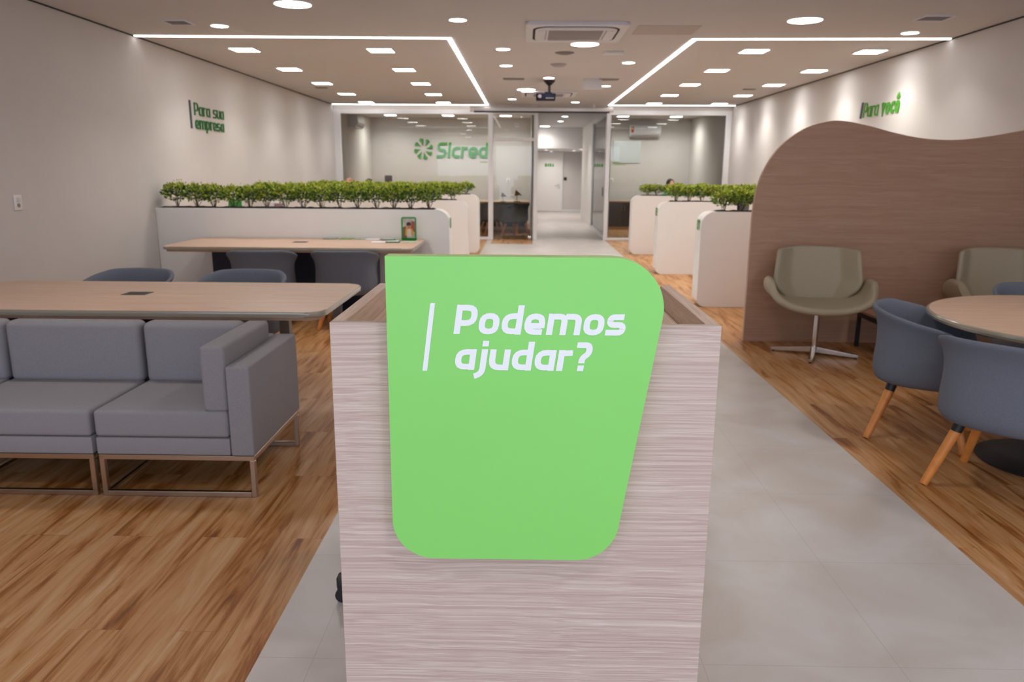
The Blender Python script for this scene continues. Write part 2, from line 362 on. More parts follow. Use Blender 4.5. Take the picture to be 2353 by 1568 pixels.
# ------------------------------------------------------------------ lettering (stroked squarish italic)
def rpoly(pts, r, seg=4):
    out = [pts[0]]
    for i in range(1, len(pts)-1):
        p = Vector(pts[i]); a = Vector(pts[i-1]); b = Vector(pts[i+1])
        u = (a-p); v = (b-p); lu, lv = u.length, v.length; u.normalize(); v.normalize()
        d = min(r, lu*(0.98 if i == 1 else 0.5), lv*(0.98 if i == len(pts)-2 else 0.5))
        for k in range(seg+1):
            t = k/seg
            q = (p+u*d)*(1-t)**2 + p*2*t*(1-t) + (p+v*d)*t*t
            out.append((q.x, q.y))
    out.append(pts[-1]); return out
def glyph(ch, t):
    """list of (points, closed, rounding); returns strokes, advance. cap height 1, x-height .72"""
    h = t/2; X = 0.725; w = 0.64; r = 0.25
    def bowl(x0, x1, y0, y1): return [(((x0+x1)/2, y0), (x1, y0), (x1, y1), (x0, y1), (x0, y0), ((x0+x1)/2, y0)), r]
    dot = lambda x, y: [((x, y-h), (x, y+h)), 0]
    G = {
     'o': ([bowl(h, w-h, h, X-h)], w),
     'a': ([[((w-h, X-h), (h, X-h), (h, h), (w-h-0.02, h+0.02)), r], [((w-h, 0), (w-h, X)), 0]], w),
     'd': ([[((w-h, X-h), (h, X-h), (h, h), (w-h-0.02, h+0.02)), r], [((w-h, 0), (w-h, 1.0)), 0]], w),
     'p': ([[((h, X-h), (w-h, X-h), (w-h, h), (h, h)), r], [((h, -0.26), (h, X)), 0]], w),
     'e': ([[((h, X*0.42), (w-h, X*0.42)), 0], [((w-h, X*0.42-h*0.8), (w-h, X-h), (h, X-h), (h, h), (w-0.06, h)), 0.24]], w),
     'm': ([[((h, 0), (h, X)), 0], [((h, X-h), (w-h-0.02, X-h), (w-h-0.02, 0)), 0.18], [((w-h, X-h), (1.5*w-h+0.10, X-h), (1.5*w-h+0.10, 0)), 0.18]], 1.5*w+0.10),
     's': ([[((w-h-0.03, X-h), (h, X-h), (h, X/2), (w-h-0.03, X/2), (w-h-0.03, h), (0, h)), 0.13]], w-0.03),
     'r': ([[((h, 0), (h, X)), 0], [((h, X-h-0.02), (0.44, X-h)), 0]], 0.44),
     'u': ([[((h, X), (h, h), (w-h, h)), r], [((w-h, 0), (w-h, X)), 0]], w),
     'c': ([[((w-0.08, X-h), (h, X-h), (h, h), (w-0.08, h)), r]], w-0.08),
     'v': ([[((h*0.8, X), (0.29, h*0.6), (0.58-h*0.8, X)), 0]], 0.58),
     'j': ([[((h+0.08, X), (h+0.08, -0.14), (-0.06, -0.22)), 0.2], dot(h+0.08, 0.92)], t+0.08),
     'ı': ([[((h, 0), (h, 1.0)), 0]], t),
     'i': ([[((h, 0), (h, X)), 0], dot(h, 0.93)], t),
     'P': ([[((h, 0), (h, 1)), 0], [((h, 1-h), (0.68-h, 1-h), (0.68-h, 0.38), (h, 0.38)), 0.24]], 0.68),
     'S': ([[((w+0.03, 1-h), (h, 1-h), (h, 0.5), (w-h+0.02, 0.5), (w-h+0.02, h), (0, h)), 0.2]], w+0.04),
     '?': ([[((0.02, 1-h), (0.52-h, 1-h), (0.52-h, 0.60), (0.24, 0.46), (0.24, 0.27)), 0.22], dot(0.24, h)], 0.54),
     '0': ([bowl(h, w-h, h, 1-h)], w),
     '1': ([[((0.0, 0.8), (0.24, 1-h), (0.24, 0)), 0.02]], 0.34),
     '2': ([[((0.02, 1-h), (w-h, 1-h), (w-h, 0.55), (h, 0.40), (h, h), (w, h)), 0.12]], w),
     ' ': ([], 0.22),
    }
    if ch == 'ê':
        g, a = G['e']; return g + [[((0.12, 0.86), (0.30, 1.04), (0.48, 0.86)), 0]], a
    return G[ch]
def add_ribbon(bm, pts, t, xf, depth):
    pts = [Vector(p) for p in pts]
    q = [pts[0]]
    for p in pts[1:]:
        if (p-q[-1]).length > 1e-5: q.append(p)
    if len(q) < 2: return
    closed = (q[0]-q[-1]).length < 1e-4
    if closed: q = q[:-1]
    n = len(q); Ls, Rs = [], []
    for i in range(n):
        if closed: a, b = q[i-1], q[(i+1) % n]
        else: a, b = q[max(i-1, 0)], q[min(i+1, n-1)]
        d1 = (q[i]-a); d2 = (b-q[i])
        if d1.length < 1e-6: d1 = d2
        if d2.length < 1e-6: d2 = d1
        d1.normalize(); d2.normalize()
        n1 = Vector((-d1.y, d1.x)); n2 = Vector((-d2.y, d2.x)); m = (n1+n2)
        if m.length < 1e-4: m = n1.copy()
        m.normalize(); k = min(1.6, 1/max(0.3, m.dot(n1)))
        Ls.append(q[i]+m*t/2*k); Rs.append(q[i]-m*t/2*k)
    def V(p, d): return bm.verts.new(xf(p.x, p.y, d))
    LF = [V(p, depth) for p in Ls]; RF = [V(p, depth) for p in Rs]; LB = [V(p, 0) for p in Ls]; RB = [V(p, 0) for p in Rs]
    for i in range(n if closed else n-1):
        j = (i+1) % n
        bm.faces.new((LF[i], LF[j], RF[j], RF[i])); bm.faces.new((LB[j], LB[i], RB[i], RB[j]))
        bm.faces.new((LF[j], LF[i], LB[i], LB[j])); bm.faces.new((RF[i], RF[j], RB[j], RB[i]))
    if not closed:
        bm.faces.new((LF[0], RF[0], RB[0], LB[0])); bm.faces.new((RF[-1], LF[-1], LB[-1], RB[-1]))
def text_bm(txt, origin, udir, vdir, ndir, width, height, t=0.2, gap=0.13, slant=0.13, depth=0.002):
    """letters in the plane of udir/vdir; fitted to width, cap height = height"""
    bm = NB(); adv = 0; items = []
    for ch in txt:
        g, a = glyph(ch, t); items.append((g, adv)); adv += a + gap
    adv -= gap; sx = width/(adv); O = Vector(origin); U = Vector(udir); Vv = Vector(vdir); Nn = Vector(ndir)
    ns = 0
    for g, x0 in items:
        for pts, r in g:
            ns += 1; dd = depth + 0.00005*(ns % 3)
            pp = rpoly(list(pts), r) if r > 0 and len(pts) > 2 else list(pts)
            def xf(x, y, d, x0=x0): return O + U*((x+x0)*sx + slant*y*height) + Vv*(y*height) + Nn*d
            add_ribbon(bm, pp, t, xf, dd)
    return bm

# ------------------------------------------------------------------ the setting
Y0 = -2.3; YB = 21.0; YE = 29.1
bm = NB(); add_box(bm, XL-0.2, XR+0.2, Y0, YE+0.1, -0.1, 0); struct('floor', bm, floor_m, smooth=False)
bm = NB(); add_box(bm, XL-0.2, XR+0.2, Y0, 25.0, K, K+0.15); struct('ceiling', bm, ceil_m, smooth=False)
bm = NB(); add_box(bm, -1.0, 3.2, 25.0, YE+0.1, 2.21, K+0.15); struct('ceiling', bm, ceil_m, smooth=False)
bm = NB(); add_box(bm, XL-0.2, XL, Y0, YB+0.15, 0, K); struct('wall_left', bm, wall_m, smooth=False)
bm = NB(); add_box(bm, XR, XR+0.2, Y0, YB+0.15, 0, K); struct('wall_right', bm, wall_m, smooth=False)
bm = NB(); add_box(bm, XL, 0.14, YB, YB+0.15, 0, K); struct('wall_back_left_room', bm, wall_m, smooth=False)
bm = NB(); add_box(bm, 1.86, XR, YB, YB+0.15, 0, K); struct('wall_back_right_room', bm, wall_m, smooth=False)
bm = NB(); add_box(bm, 0.14, 0.26, YF+0.1, YE, 0, K); struct('wall_corridor_left', bm, wall_m, smooth=False)
bm = NB(); add_box(bm, 1.82, 1.94, 21.15, 25.0, 0, K); struct('wall_corridor_right', bm, white_m, smooth=False)
bm = NB(); add_box(bm, 2.2, 2.32, 25.0, YE, 0, 2.21); add_box(bm, 1.94, 2.32, 24.9, 25.0, 0, 2.21); struct('wall_lobby_right', bm, wall_m, smooth=False)
bm = NB(); add_box(bm, 0.0, 2.4, YE, YE+0.12, 0, 2.3); struct('wall_back', bm, wall_m, smooth=False)
bm = NB(); add_box(bm, 1.40, 2.2, YE-0.015, YE, 0, 0.09); struct('baseboard_back', bm, frame_m, smooth=False)
bm = NB(); add_box(bm, XL, 0.14, YB-0.015, YB, 0, 0.08); struct('baseboard_left_room', bm, part_m, smooth=False)
bm = NB(); add_box(bm, 1.86, XR, YB-0.015, YB, 0, 0.08); struct('baseboard_right_room', bm, part_m, smooth=False)
# shadow gaps where the walls meet the ceiling
bm = NB(); add_box(bm, XL, XL+0.012, Y0, YF, K-0.012, K-0.001); struct('trim_1', bm, gap_m, smooth=False)
bm = NB(); add_box(bm, XR-0.012, XR, Y0, YF, K-0.012, K-0.001); struct('trim_2', bm, gap_m, smooth=False)
# shopfront behind the camera: sill, head and mullions, open to the daylight
bm = NB(); add_box(bm, XL, XR, Y0, Y0+0.12, K-0.25, K); add_box(bm, XL, XR, Y0, Y0+0.12, 0, 0.12)
for x in (XL+0.03, -1.4, 1.3, XR-0.03): add_box(bm, x-0.03, x+0.03, Y0, Y0+0.12, 0.12, K-0.25)
struct('window_1', bm, frame_m, smooth=False)
# glass front across the hall
bm = NB(); add_box(bm, XL, 0.26, YF, YF+0.12, 2.78, K); struct('wall_header_left', bm, wall_m, smooth=False)
bm = NB(); add_box(bm, 1.74, XR, YF, YF+0.12, 2.78, K); struct('wall_header_right', bm, wall_m, smooth=False)
def rects(bm, L):
    for (x0, x1, z0, z1) in L: add_box(bm, x0, x1, YF, YF+0.08, z0, z1, 0.006, 1)
bm = NB(); rects(bm, [(XL, -4.00, 0, 2.78), (-4.00, -0.81, 2.68, 2.78), (-4.00, -0.81, 0.0, 0.06), (-0.81, -0.70, 0, 2.78)])
w2 = struct('window_2', bm, frame_m, smooth=False)
bm = NB(); add_box(bm, -4.00, -0.81, YF+0.035, YF+0.045, 0.06, 2.68); obj('pane', bm, glass_m, w2, smooth=False)
bm = NB(); rects(bm, [(1.74, 1.83, 0, 2.78), (1.83, 4.29, 2.68, 2.78), (1.83, 4.29, 0, 0.06), (4.29, XR, 0, 2.78)])
w3 = struct('window_3', bm, frame_m, smooth=False)
bm = NB(); add_box(bm, 1.83, 4.29, YF+0.035, YF+0.045, 0.06, 2.68); obj('pane', bm, glass_m, w3, smooth=False)
bm = NB(); rects(bm, [(-0.70, 0.18, 2.68, 2.78), (-0.70, 0.18, 2.13, 2.20), (0.18, 0.27, 0, 2.78)])
d1 = struct('door_1', bm, frame_m, smooth=False)
bm = NB(); add_box(bm, -0.70, 0.18, YF+0.035, YF+0.045, 2.20, 2.68); obj('transom_pane', bm, glass_m, d1, smooth=False)
bm = NB(); add_box(bm, -0.695, 0.15, YF+0.035, YF+0.045, 0.015, 2.13); obj('door_leaf', bm, glass_m, d1, smooth=False)
bm = NB(); add_cyl(bm, (0.09, YF-0.03, 0.95), (0.09, YF-0.03, 1.25), 0.011, seg=10)
add_cyl(bm, (0.09, YF-0.03, 1.0), (0.09, YF+0.03, 1.0), 0.008, seg=8); add_cyl(bm, (0.09, YF-0.03, 1.2), (0.09, YF+0.03, 1.2), 0.008, seg=8)
obj('door_handle', bm, chrome_m, d1)
bm = NB(); add_box(bm, 0.06, 0.15, YF+0.02, YF+0.06, 0.01, 0.09, 0.005); obj('patch_hinge', bm, chrome_m, d1)
bm = NB(); add_box(bm, 0.15, 0.158, YF+0.03, YF+0.05, 0.01, 2.13); obj('edge_seal', bm, mat('green_glass_edge', (0.05, 0.10, 0.09, 1), 0.2), d1)
# corridor-side glass of the right room
bm = NB()
for (y0, y1) in ((17.0, 17.07), (17.45, 17.55), (20.88, 21.0)): add_box(bm, 1.79, 1.86, y0, y1, 0, K)
add_box(bm, 1.79, 1.86, 17.0, 21.0, 2.72, K); add_box(bm, 1.79, 1.86, 17.5, 21.0, 0, 0.06)
w4 = struct('window_4', bm, frame_m, smooth=False)
bm = NB(); add_box(bm, 1.82, 1.83, 17.55, 20.88, 0.06, 2.72); obj('pane', bm, glass_m, w4, smooth=False)
bm = NB(); add_box(bm, 1.82, 1.83, 17.07, 17.45, 0.06, 2.72); obj('pane', bm, glass_m, w4, smooth=False)
bm = NB(); add_cyl(bm, (1.77, 17.62, 0.95), (1.77, 17.62, 1.15), 0.012, seg=10); obj('door_handle', bm, black_m, w4)
# back door
bm = NB(); add_box(bm, 0.30, 0.42, YE-0.04, YE, 0, 2.2, 0.004, 1); add_box(bm, 1.37, 1.42, YE-0.04, YE, 0, 2.2, 0.004, 1); add_box(bm, 0.42, 1.37, YE-0.04, YE, 2.15, 2.2, 0.004, 1)
d2 = struct('door_2', bm, frame_m, smooth=False)
bm = NB(); add_box(bm, 0.42, 1.37, YE-0.03, YE, 0.01, 2.15, 0.004, 1); obj('door_leaf', bm, white_m, d2)
bm = NB(); add_cyl(bm, (1.27, YE-0.03, 0.98), (1.27, YE-0.08, 0.98), 0.02); add_cyl(bm, (1.28, YE-0.08, 0.98), (1.12, YE-0.08, 0.98), 0.011); add_box(bm, 1.25, 1.29, YE-0.036, YE-0.03, 0.86, 1.04)
obj('door_handle', bm, chrome_m, d2)
t = thing('door_sign', 'small green lettered sign on the white door at the corridor end', 'sign', (0.90, YE-0.03, 1.66))
for i, (a, b) in enumerate(((-0.17, -0.09), (-0.07, -0.01), (0.01, 0.08), (0.10, 0.17))):
    bm = NB()
    if i == 1: add_prism(bm, round_outline([(a, 0), (b, 0), (b, 0.12), (a, 0.12)], [0.03]*4), -0.006, 0)
    elif i == 3: add_prism(bm, [(a, 0), (b, 0), (b-0.02, 0.12), (a+0.02, 0.12)], -0.006, 0)
    else: add_prism(bm, round_outline([(a, 0), (b, 0), (b, 0.12), (a, 0.12)], [0.01, 0.02, 0.03, 0.01]), -0.006, 0)
    obj('letter', bm, lgreen_m, t)
bm = NB(); add_box(bm, 1.45, 1.56, YE-0.03, YE, 1.17, 1.28, 0.006)
tag(obj('keypad', bm, black_m), 'small black square keypad on the wall right of the white door', 'keypad')

# ------------------------------------------------------------------ ceiling lights
def lamp_light(parent, shape, size, watts, spread=120):
    l = bpy.data.lights.new('lamp_glow', 'AREA'); l.shape = shape; l.size = size; l.energy = watts; l.color = LAMP_COL
    l.spread = math.radians(spread)
    o = bpy.data.objects.new('lamp_glow', l); C.objects.link(o); o.parent = parent; o.location = (0, 0, -0.03)
    return o
def make_square():
    t = thing('ceiling_light', '', 'ceiling light')
    bm = NB()
    for a in ((-0.155, 0.155, -0.155, -0.14), (-0.155, 0.155, 0.14, 0.155), (-0.155, -0.14, -0.14, 0.14), (0.14, 0.155, -0.14, 0.14)):
        add_box(bm, a[0], a[1], a[2], a[3], -0.012, 0.0)
    obj('frame', bm, white_m, t, smooth=False)
    bm = NB(); add_box(bm, -0.14, 0.14, -0.14, 0.14, -0.009, 0); obj('diffuser', bm, lamp_m, t, smooth=False)
    lamp_light(t, 'SQUARE', 0.26, SQ_W, 115)
    return t
def make_round(r, w, spread):
    t = thing('ceiling_light', '', 'ceiling light')
    bm = NB(); add_lathe(bm, [(r, 0), (r, -0.008), (r+0.008, -0.012), (r+0.014, -0.006), (r+0.014, 0)], 32); obj('frame', bm, white_m, t)
    bm = NB(); add_lathe(bm, [(0, -0.009), (r, -0.009), (r, 0)], 32); obj('diffuser', bm, lamp_m, t)
    lamp_light(t, 'DISK', 2*r*0.9, w, spread)
    return t
ords = ['nearest', 'second nearest', 'middle', 'second farthest', 'farthest']
sq = placer(make_square())
for X, side, where in ((-3.30, 'outer', 'beside the left wall'), (-1.70, 'inner', 'left of the aisle'), (2.62, 'inner', 'right of the aisle'), (3.95, 'outer', 'beside the right wall')):
    for i in range(5):
        sq((X, 9.33+1.735*i if X < 0 else 9.27+1.735*i, K), 0, f'square white recessed ceiling light, {ords[i]} of the row {where}', 'square ceiling lights of the hall')
for X, w in ((-3.44, 'leftmost in the left glass room'), (-1.97, 'middle one in the left glass room'), (-0.51, 'right one in the left glass room, behind the door'), (2.46, 'left one in the right glass room'), (3.80, 'right one in the right glass room')):
    r_ = sq((X, 19.95, K), 0, f'square ceiling light, {w}', 'square ceiling lights of the glass rooms')
    for ch in r_.children:
        if ch.type == 'LIGHT': ch.data = ch.data.copy(); ch.data.energy = 18; ch.data.spread = math.radians(150)
big = placer(make_round(0.15, BIG_W, 140))
for x, y, l in ((-1.98, 6.83, 'large round ceiling light at the top left edge of the photo'), (2.55, 7.45, 'large round ceiling light before the right light strip'), (0.64, 8.83, 'large round ceiling light just beyond the ceiling air conditioner'), (0.0, 13.61, 'large round ceiling light left of the projector'), (0.60, 24.5, 'large round ceiling light over the corridor end')):
    big((x, y, K), 0, l, 'large round ceiling lights')
for x, y, l in ((-2.4, 4.2, 'added large round ceiling light over the grey sofa, unseen above the frame'), (2.9, 4.0, 'added large round ceiling light over the round table, unseen above the frame'), (0.6, 3.6, 'added large round ceiling light over the aisle beyond the desk, unseen above the frame'), (-2.4, 1.2, 'added large round ceiling light left of the entrance, unseen above the frame'), (2.9, 1.0, 'added large round ceiling light right of the entrance, unseen above the frame'), (0.5, 0.3, 'added large round ceiling light at the entrance, unseen above the frame')):  # unseen lamps added to brighten the sofa and floor up front
    r_ = big((x, y, K), 0, l, 'large round ceiling lights')
    for ch in r_.children:
        if ch.type == 'LIGHT': ch.data = ch.data.copy(); ch.data.energy = 6.0
small = placer(make_round(0.078, SMALL_W, 110))
for x, y, l in ((-3.0, 7.83, 'small round downlight left of the front light strip, by the left vent'), (-0.64, 7.49, 'small round downlight left of the ceiling air conditioner'),
                (3.81, 8.07, 'small round downlight by the right wall, under the right vent'), (-0.27, 9.2, 'small round downlight, nearer one of the pair right of the left diagonal strip'),
                (-0.27, 10.6, 'small round downlight, farther one of the pair right of the left diagonal strip'), (1.31, 10.27, 'small round downlight left of the right diagonal strip'),
                (0.34, 11.93, 'small round downlight just before the projector mount'), (1.30, 13.0, 'small round downlight right of the hanging white sign'),
                (-0.27, 15.39, 'small round downlight near the left end of the projection screen case'), (1.0, 16.0, 'small round downlight just before the projection screen case'),
                (1.0, 20.1, 'small round downlight, first one in the corridor ceiling'), (0.97, 22.0, 'small round downlight, second one in the corridor ceiling')):
    r_ = small((x, y, K), 0, l, 'small round downlights')
    for ch in r_.children:
        if ch.type == 'LIGHT' and y > 18: ch.data = ch.data.copy(); ch.data.energy = 14
for x, y, l in ((0.70, 26.4, 'left downlight in the low lobby ceiling'), (0.94, 28.3, 'downlight nearest the white back door'), (1.70, 27.3, 'right downlight in the low lobby ceiling'), (1.84, 25.7, 'nearest downlight in the low lobby ceiling')):
    r_ = small((x, y, 2.21), 0, l, 'small round downlights')
    for ch in r_.children:
        if ch.type == 'LIGHT': ch.data = ch.data.copy(); ch.data.energy = 9; ch.data.spread = math.radians(150)
def strip(name, pts, label):
    w = 0.024; bm = NB()
    for i, (a, b) in enumerate(zip(pts[:-1], pts[1:])):
        a = Vector(a); b = Vector(b); d = (b-a).normalized(); n = Vector((-d.y, d.x))
        e0 = 0 if i == 0 else w; e1 = 0 if i == len(pts)-2 else w
        if i % 2 == 0: p0, p1 = a-d*e0, b+d*e1
        else: p0, p1 = a+d*w, b-d*w
        add_prism(bm, [tuple(p0+n*w), tuple(p1+n*w), tuple(p1-n*w), tuple(p0-n*w)], K-0.010, K-0.001, 'z')
    o = obj(name, bm, led_m, smooth=False); tag(o, label, 'light strip', 'light strips on the ceiling'); return o
strip('light_strip', [(XL, 8.43), (-0.82, 8.50), (-0.82, 16.80), (XL, 16.80)], 'thin white light line framing the ceiling on the left side')
strip('light_strip', [(XR, 8.42), (1.77, 8.50), (1.77, 16.75), (XR, 16.65)], 'thin white light line framing the ceiling on the right side')

# ------------------------------------------------------------------ ceiling equipment
def cassette(loc, label):
    t = thing('ceiling_air_conditioner', label, 'air conditioner', loc, 0, 'ceiling air conditioners')
    bm = NB(); add_prism(bm, round_outline([(-0.49, -0.49), (0.49, -0.49), (0.49, 0.49), (-0.49, 0.49)], [0.04]*4), -0.035, 0, 'z', 0.012); obj('panel', bm, acw_m, t)
    o = round_outline([(-0.42, -0.42), (0.42, -0.42), (0.42, 0.42), (-0.42, 0.42)], [0.17]*4)
    i = round_outline([(-0.395, -0.395), (0.395, -0.395), (0.395, 0.395), (-0.395, 0.395)], [0.15]*4)
    bm = NB(); add_prism(bm, o, -0.037, -0.034, 'z'); obj('air_slot', bm, gap_m, t)
    bm = NB(); add_prism(bm, i, -0.045, -0.034, 'z', 0.005); obj('inner_panel', bm, acw_m, t)
    for k in range(4):
        bm = NB(); add_box(bm, -0.26, 0.26, 0.295, 0.37, -0.05, -0.042, 0.004); add_box(bm, -0.26, 0.26, 0.286, 0.293, -0.0465, -0.044, mi=1)
        f = obj('flap', bm, [acw_m, grille_m], t); f.rotation_euler = (0, 0, k*math.pi/2)
    bm = NB(); add_box(bm, -0.265, 0.265, -0.26, 0.26, -0.047, -0.044, 0.002); obj('grille', bm, grille_m, t)
    return t
cassette((0.48, 8.05, K), 'white square ceiling air conditioner in front of the large round light')
cassette((0.40, 14.2, K), 'distant ceiling air conditioner behind the projector')
def vent(name, x, y, sx, sy, label, m=grille_m, frame=True, cat='vent', n=5, gr='ceiling vents'):
    t = thing(name, label, cat, (x, y, K), 0, gr)
    bm = NB()
    for a in ((-sx, sx, -sy, -sy+0.02), (-sx, sx, sy-0.02, sy), (-sx, -sx+0.02, -sy+0.02, sy-0.02), (sx-0.02, sx, -sy+0.02, sy-0.02)): add_box(bm, a[0], a[1], a[2], a[3], -0.012, 0)
    obj('frame', bm, acw_m if frame else m, t, smooth=False)
    bm = NB(); add_box(bm, -sx+0.02, sx-0.02, -sy+0.02, sy-0.02, -0.004, 0)
    for i in range(n):
        yy = -sy+0.02+(2*sy-0.04)*(i+0.5)/n; add_box(bm, -sx+0.02, sx-0.02, yy-0.006, yy+0.006, -0.010, -0.003)
    obj('louvre', bm, m, t, smooth=False)
vent('ceiling_vent', -3.33, 7.66, 0.12, 0.12, 'grey square ceiling vent near the left wall')
vent('ceiling_vent', 3.66, 7.33, 0.14, 0.12, 'grey square ceiling vent near the right wall')
vent('ceiling_vent', -0.19, 12.1, 0.16, 0.08, 'narrow grey ceiling vent left of the projector', frame=False)
vent('ceiling_vent', 1.24, 12.1, 0.16, 0.08, 'narrow grey ceiling vent right of the projector', frame=False)
vent('ceiling_vent', -3.5, 13.5, 0.10, 0.06, 'tiny grey ceiling vent between square lights by the left wall', frame=False, n=3)
vent('ceiling_vent', 3.75, 13.4, 0.10, 0.06, 'tiny grey ceiling vent between square lights by the right wall', frame=False, n=3)
bm = NB(); add_box(bm, 1.07, 1.68, 7.75, 8.25, K-0.004, K, 0.001, 1)
tag(obj('access_panel', bm, mat('hatch_paint', (0.49, 0.44, 0.41, 1), 0.9), smooth=False), 'flush rectangular access hatch in the ceiling right of the air conditioner', 'access panel')
bm = NB(); add_lathe(bm, [(0, -0.02), (0.06, -0.02), (0.11, -0.006), (0.115, 0)], 28)
tag(obj('ceiling_speaker', bm, mat('mesh_grey', (0.20, 0.18, 0.17, 1), 0.8), loc=(0.45, 9.49, K)), 'round grey speaker grille in the ceiling beyond the large round light', 'speaker')
bm = NB(); add_lathe(bm, [(0, -0.035), (0.07, -0.033), (0.10, -0.015), (0.11, 0)], 28)
tag(obj('smoke_detector', bm, mat('pale_grey_plastic', (0.34, 0.32, 0.33, 1), 0.6), loc=(0.42, 10.46, K)), 'round pale grey detector on the ceiling between speaker and projector', 'smoke detector')
bm = NB(); add_box(bm, -0.12, 0.12, -0.06, 0.06, -0.03, 0, 0.008)
tag(obj('emergency_light', bm, acw_m, loc=(1.02, 9.41, K)), 'small white rectangular emergency lamp on the ceiling', 'emergency light')
t = thing('hanging_sign', 'blank white rectangular sign hanging from the ceiling right of the projector', 'sign', (1.00, 12.0, K))
bm = NB(); add_box(bm, -0.145, 0.145, -0.01, 0.01, -0.16, -0.02, 0.003); obj('plate', bm, acw_m, t)
bm = NB(); add_box(bm, -0.10, 0.10, -0.015, 0.015, -0.02, 0); obj('mount', bm, acw_m, t)
# projector
t = thing('projector', 'black projector hanging from the ceiling on a pole over the aisle', 'projector', (0.36, 12.32, K))
bm = NB(); add_lathe(bm, [(0.09, 0), (0.085, -0.02), (0.025, -0.075), (0, -0.075)], 20); obj('ceiling_mount', bm, black_m, t)
bm = NB(); add_cyl(bm, (0, 0, -0.07), (0, 0, -0.17), 0.02); add_box(bm, -0.07, 0.03, -0.04, 0.04, -0.20, -0.17, 0.006); add_cyl(bm, (-0.10, 0, -0.20), (0.05, 0, -0.185), 0.008, seg=8); obj('pole', bm, darkmetal_m, t)
bm = NB(); add_box(bm, -0.205, 0.095, -0.13, 0.13, -0.295, -0.20, 0.012, 3); b_ = obj('body', bm, mat('projector_black', (0.008, 0.01, 0.028, 1), 0.7, spec=0.2), t)
bm = NB(); add_cyl(bm, (-0.15, -0.128, -0.245), (-0.15, -0.15, -0.245), 0.03, 0.027, 20); obj('lens', bm, mat('lens_glass', (0.35, 0.30, 0.33, 1), 0.1), b_)
bm = NB()
for i in range(5): add_box(bm, -0.05+0.025*i, -0.038+0.025*i, -0.132, -0.128, -0.28, -0.265)
obj('front_vent', bm, grille_m, b_)
# projection screen case
t = thing('projection_screen', 'long white rolled-up projection screen case under the ceiling, before the corridor', 'projection screen', (0.33, 16.55, 2.76))
bm = NB(); add_prism(bm, round_outline([(-0.05, -0.045), (0.05, -0.045), (0.05, 0.045), (-0.05, 0.045)], [0.03]*4, 5), -1.46, 1.46, 'x'); obj('case', bm, acw_m, t)
for s in (-1, 1):
    bm = NB(); add_prism(bm, round_outline([(-0.055, -0.05), (0.055, -0.05), (0.055, 0.05), (-0.055, 0.05)], [0.035]*4, 5), s*1.43, s*1.50, 'x', 0.008); obj('end_cap', bm, white_m, t)
bm = NB(); add_box(bm, -1.42, 1.42, -0.05, 0.0, -0.068, -0.043, 0.004); obj('bottom_bar', bm, black_m, t)
for x in (-1.1, 1.1):
    bm = NB(); add_box(bm, x-0.02, x+0.02, -0.02, 0.05, 0.045, 0.11); obj('bracket', bm, acw_m, t)

# ------------------------------------------------------------------ wall signs
def bar_prism(bm, xf, x0, x1, h, sl, d):
    p = [(x0, 0), (x1, 0), (x1+sl*h, h), (x0+sl*h, h)]
    A = [bm.verts.new(xf(a, b, 0)) for a, b in p]; B = [bm.verts.new(xf(a, b, d)) for a, b in p]
    bm.faces.new(A); bm.faces.new(B)
    for i in range(4): bm.faces.new((A[i], A[(i+1) % 4], B[(i+1) % 4], B[i]))
# left wall: u = +Y, normal = +X
t = thing('wall_lettering', 'green letters reading Para sua empresa with a slate bar on the left wall', 'sign', (XL, 9.65, 1.99))
U, V, Nn = (0, 1, 0), (0, 0, 1), (1, 0, 0)
bm = NB(); bar_prism(bm, lambda a, b, d: Vector((d, a, b)), 0, 0.035, 0.335, 0.0, 0.012); obj('bar', bm, slate_m, t)['label'] = 'slate grey vertical bar'
obj('lettering', text_bm('Para', (0.001, 0.13, 0.165), U, V, Nn, 0.48, 0.155, t=0.13, slant=0.03, depth=0.012), tgreen_m, t)['label'] = 'thin letters Para'
obj('lettering', text_bm('sua', (0.001, 0.72, 0.165), U, V, Nn, 0.35, 0.155, t=0.13, slant=0.03, depth=0.012), tgreen_m, t)['label'] = 'thin letters sua'
obj('lettering', text_bm('empresa', (0.001, 0.13, 0.0), U, V, Nn, 0.92, 0.155, t=0.165, slant=0.03, depth=0.012), tgreen_m, t)['label'] = 'bold letters empresa'
# right wall: u = -Y, normal = -X
t = thing('wall_lettering', 'green letters reading Para você with a slate bar on the right wall', 'sign', (XR, 10.45, 2.20))
U, V, Nn = (0, -1, 0), (0, 0, 1), (-1, 0, 0)
bm = NB(); bar_prism(bm, lambda a, b, d: Vector((-d, -a, b)), 0, 0.04, 0.20, 0.13, 0.012); obj('bar', bm, slate_m, t)['label'] = 'slate grey vertical bar'
obj('lettering', text_bm('Para', (-0.001, -0.09, 0.005), U, V, Nn, 0.42, 0.185, t=0.13, slant=0.1, depth=0.012), vgreen_m, t)['label'] = 'thin letters Para'
obj('lettering', text_bm('você', (-0.001, -0.60, 0.005), U, V, Nn, 0.46, 0.195, t=0.22, slant=0.1, depth=0.012), vgreen_m, t)['label'] = 'bold letters você'
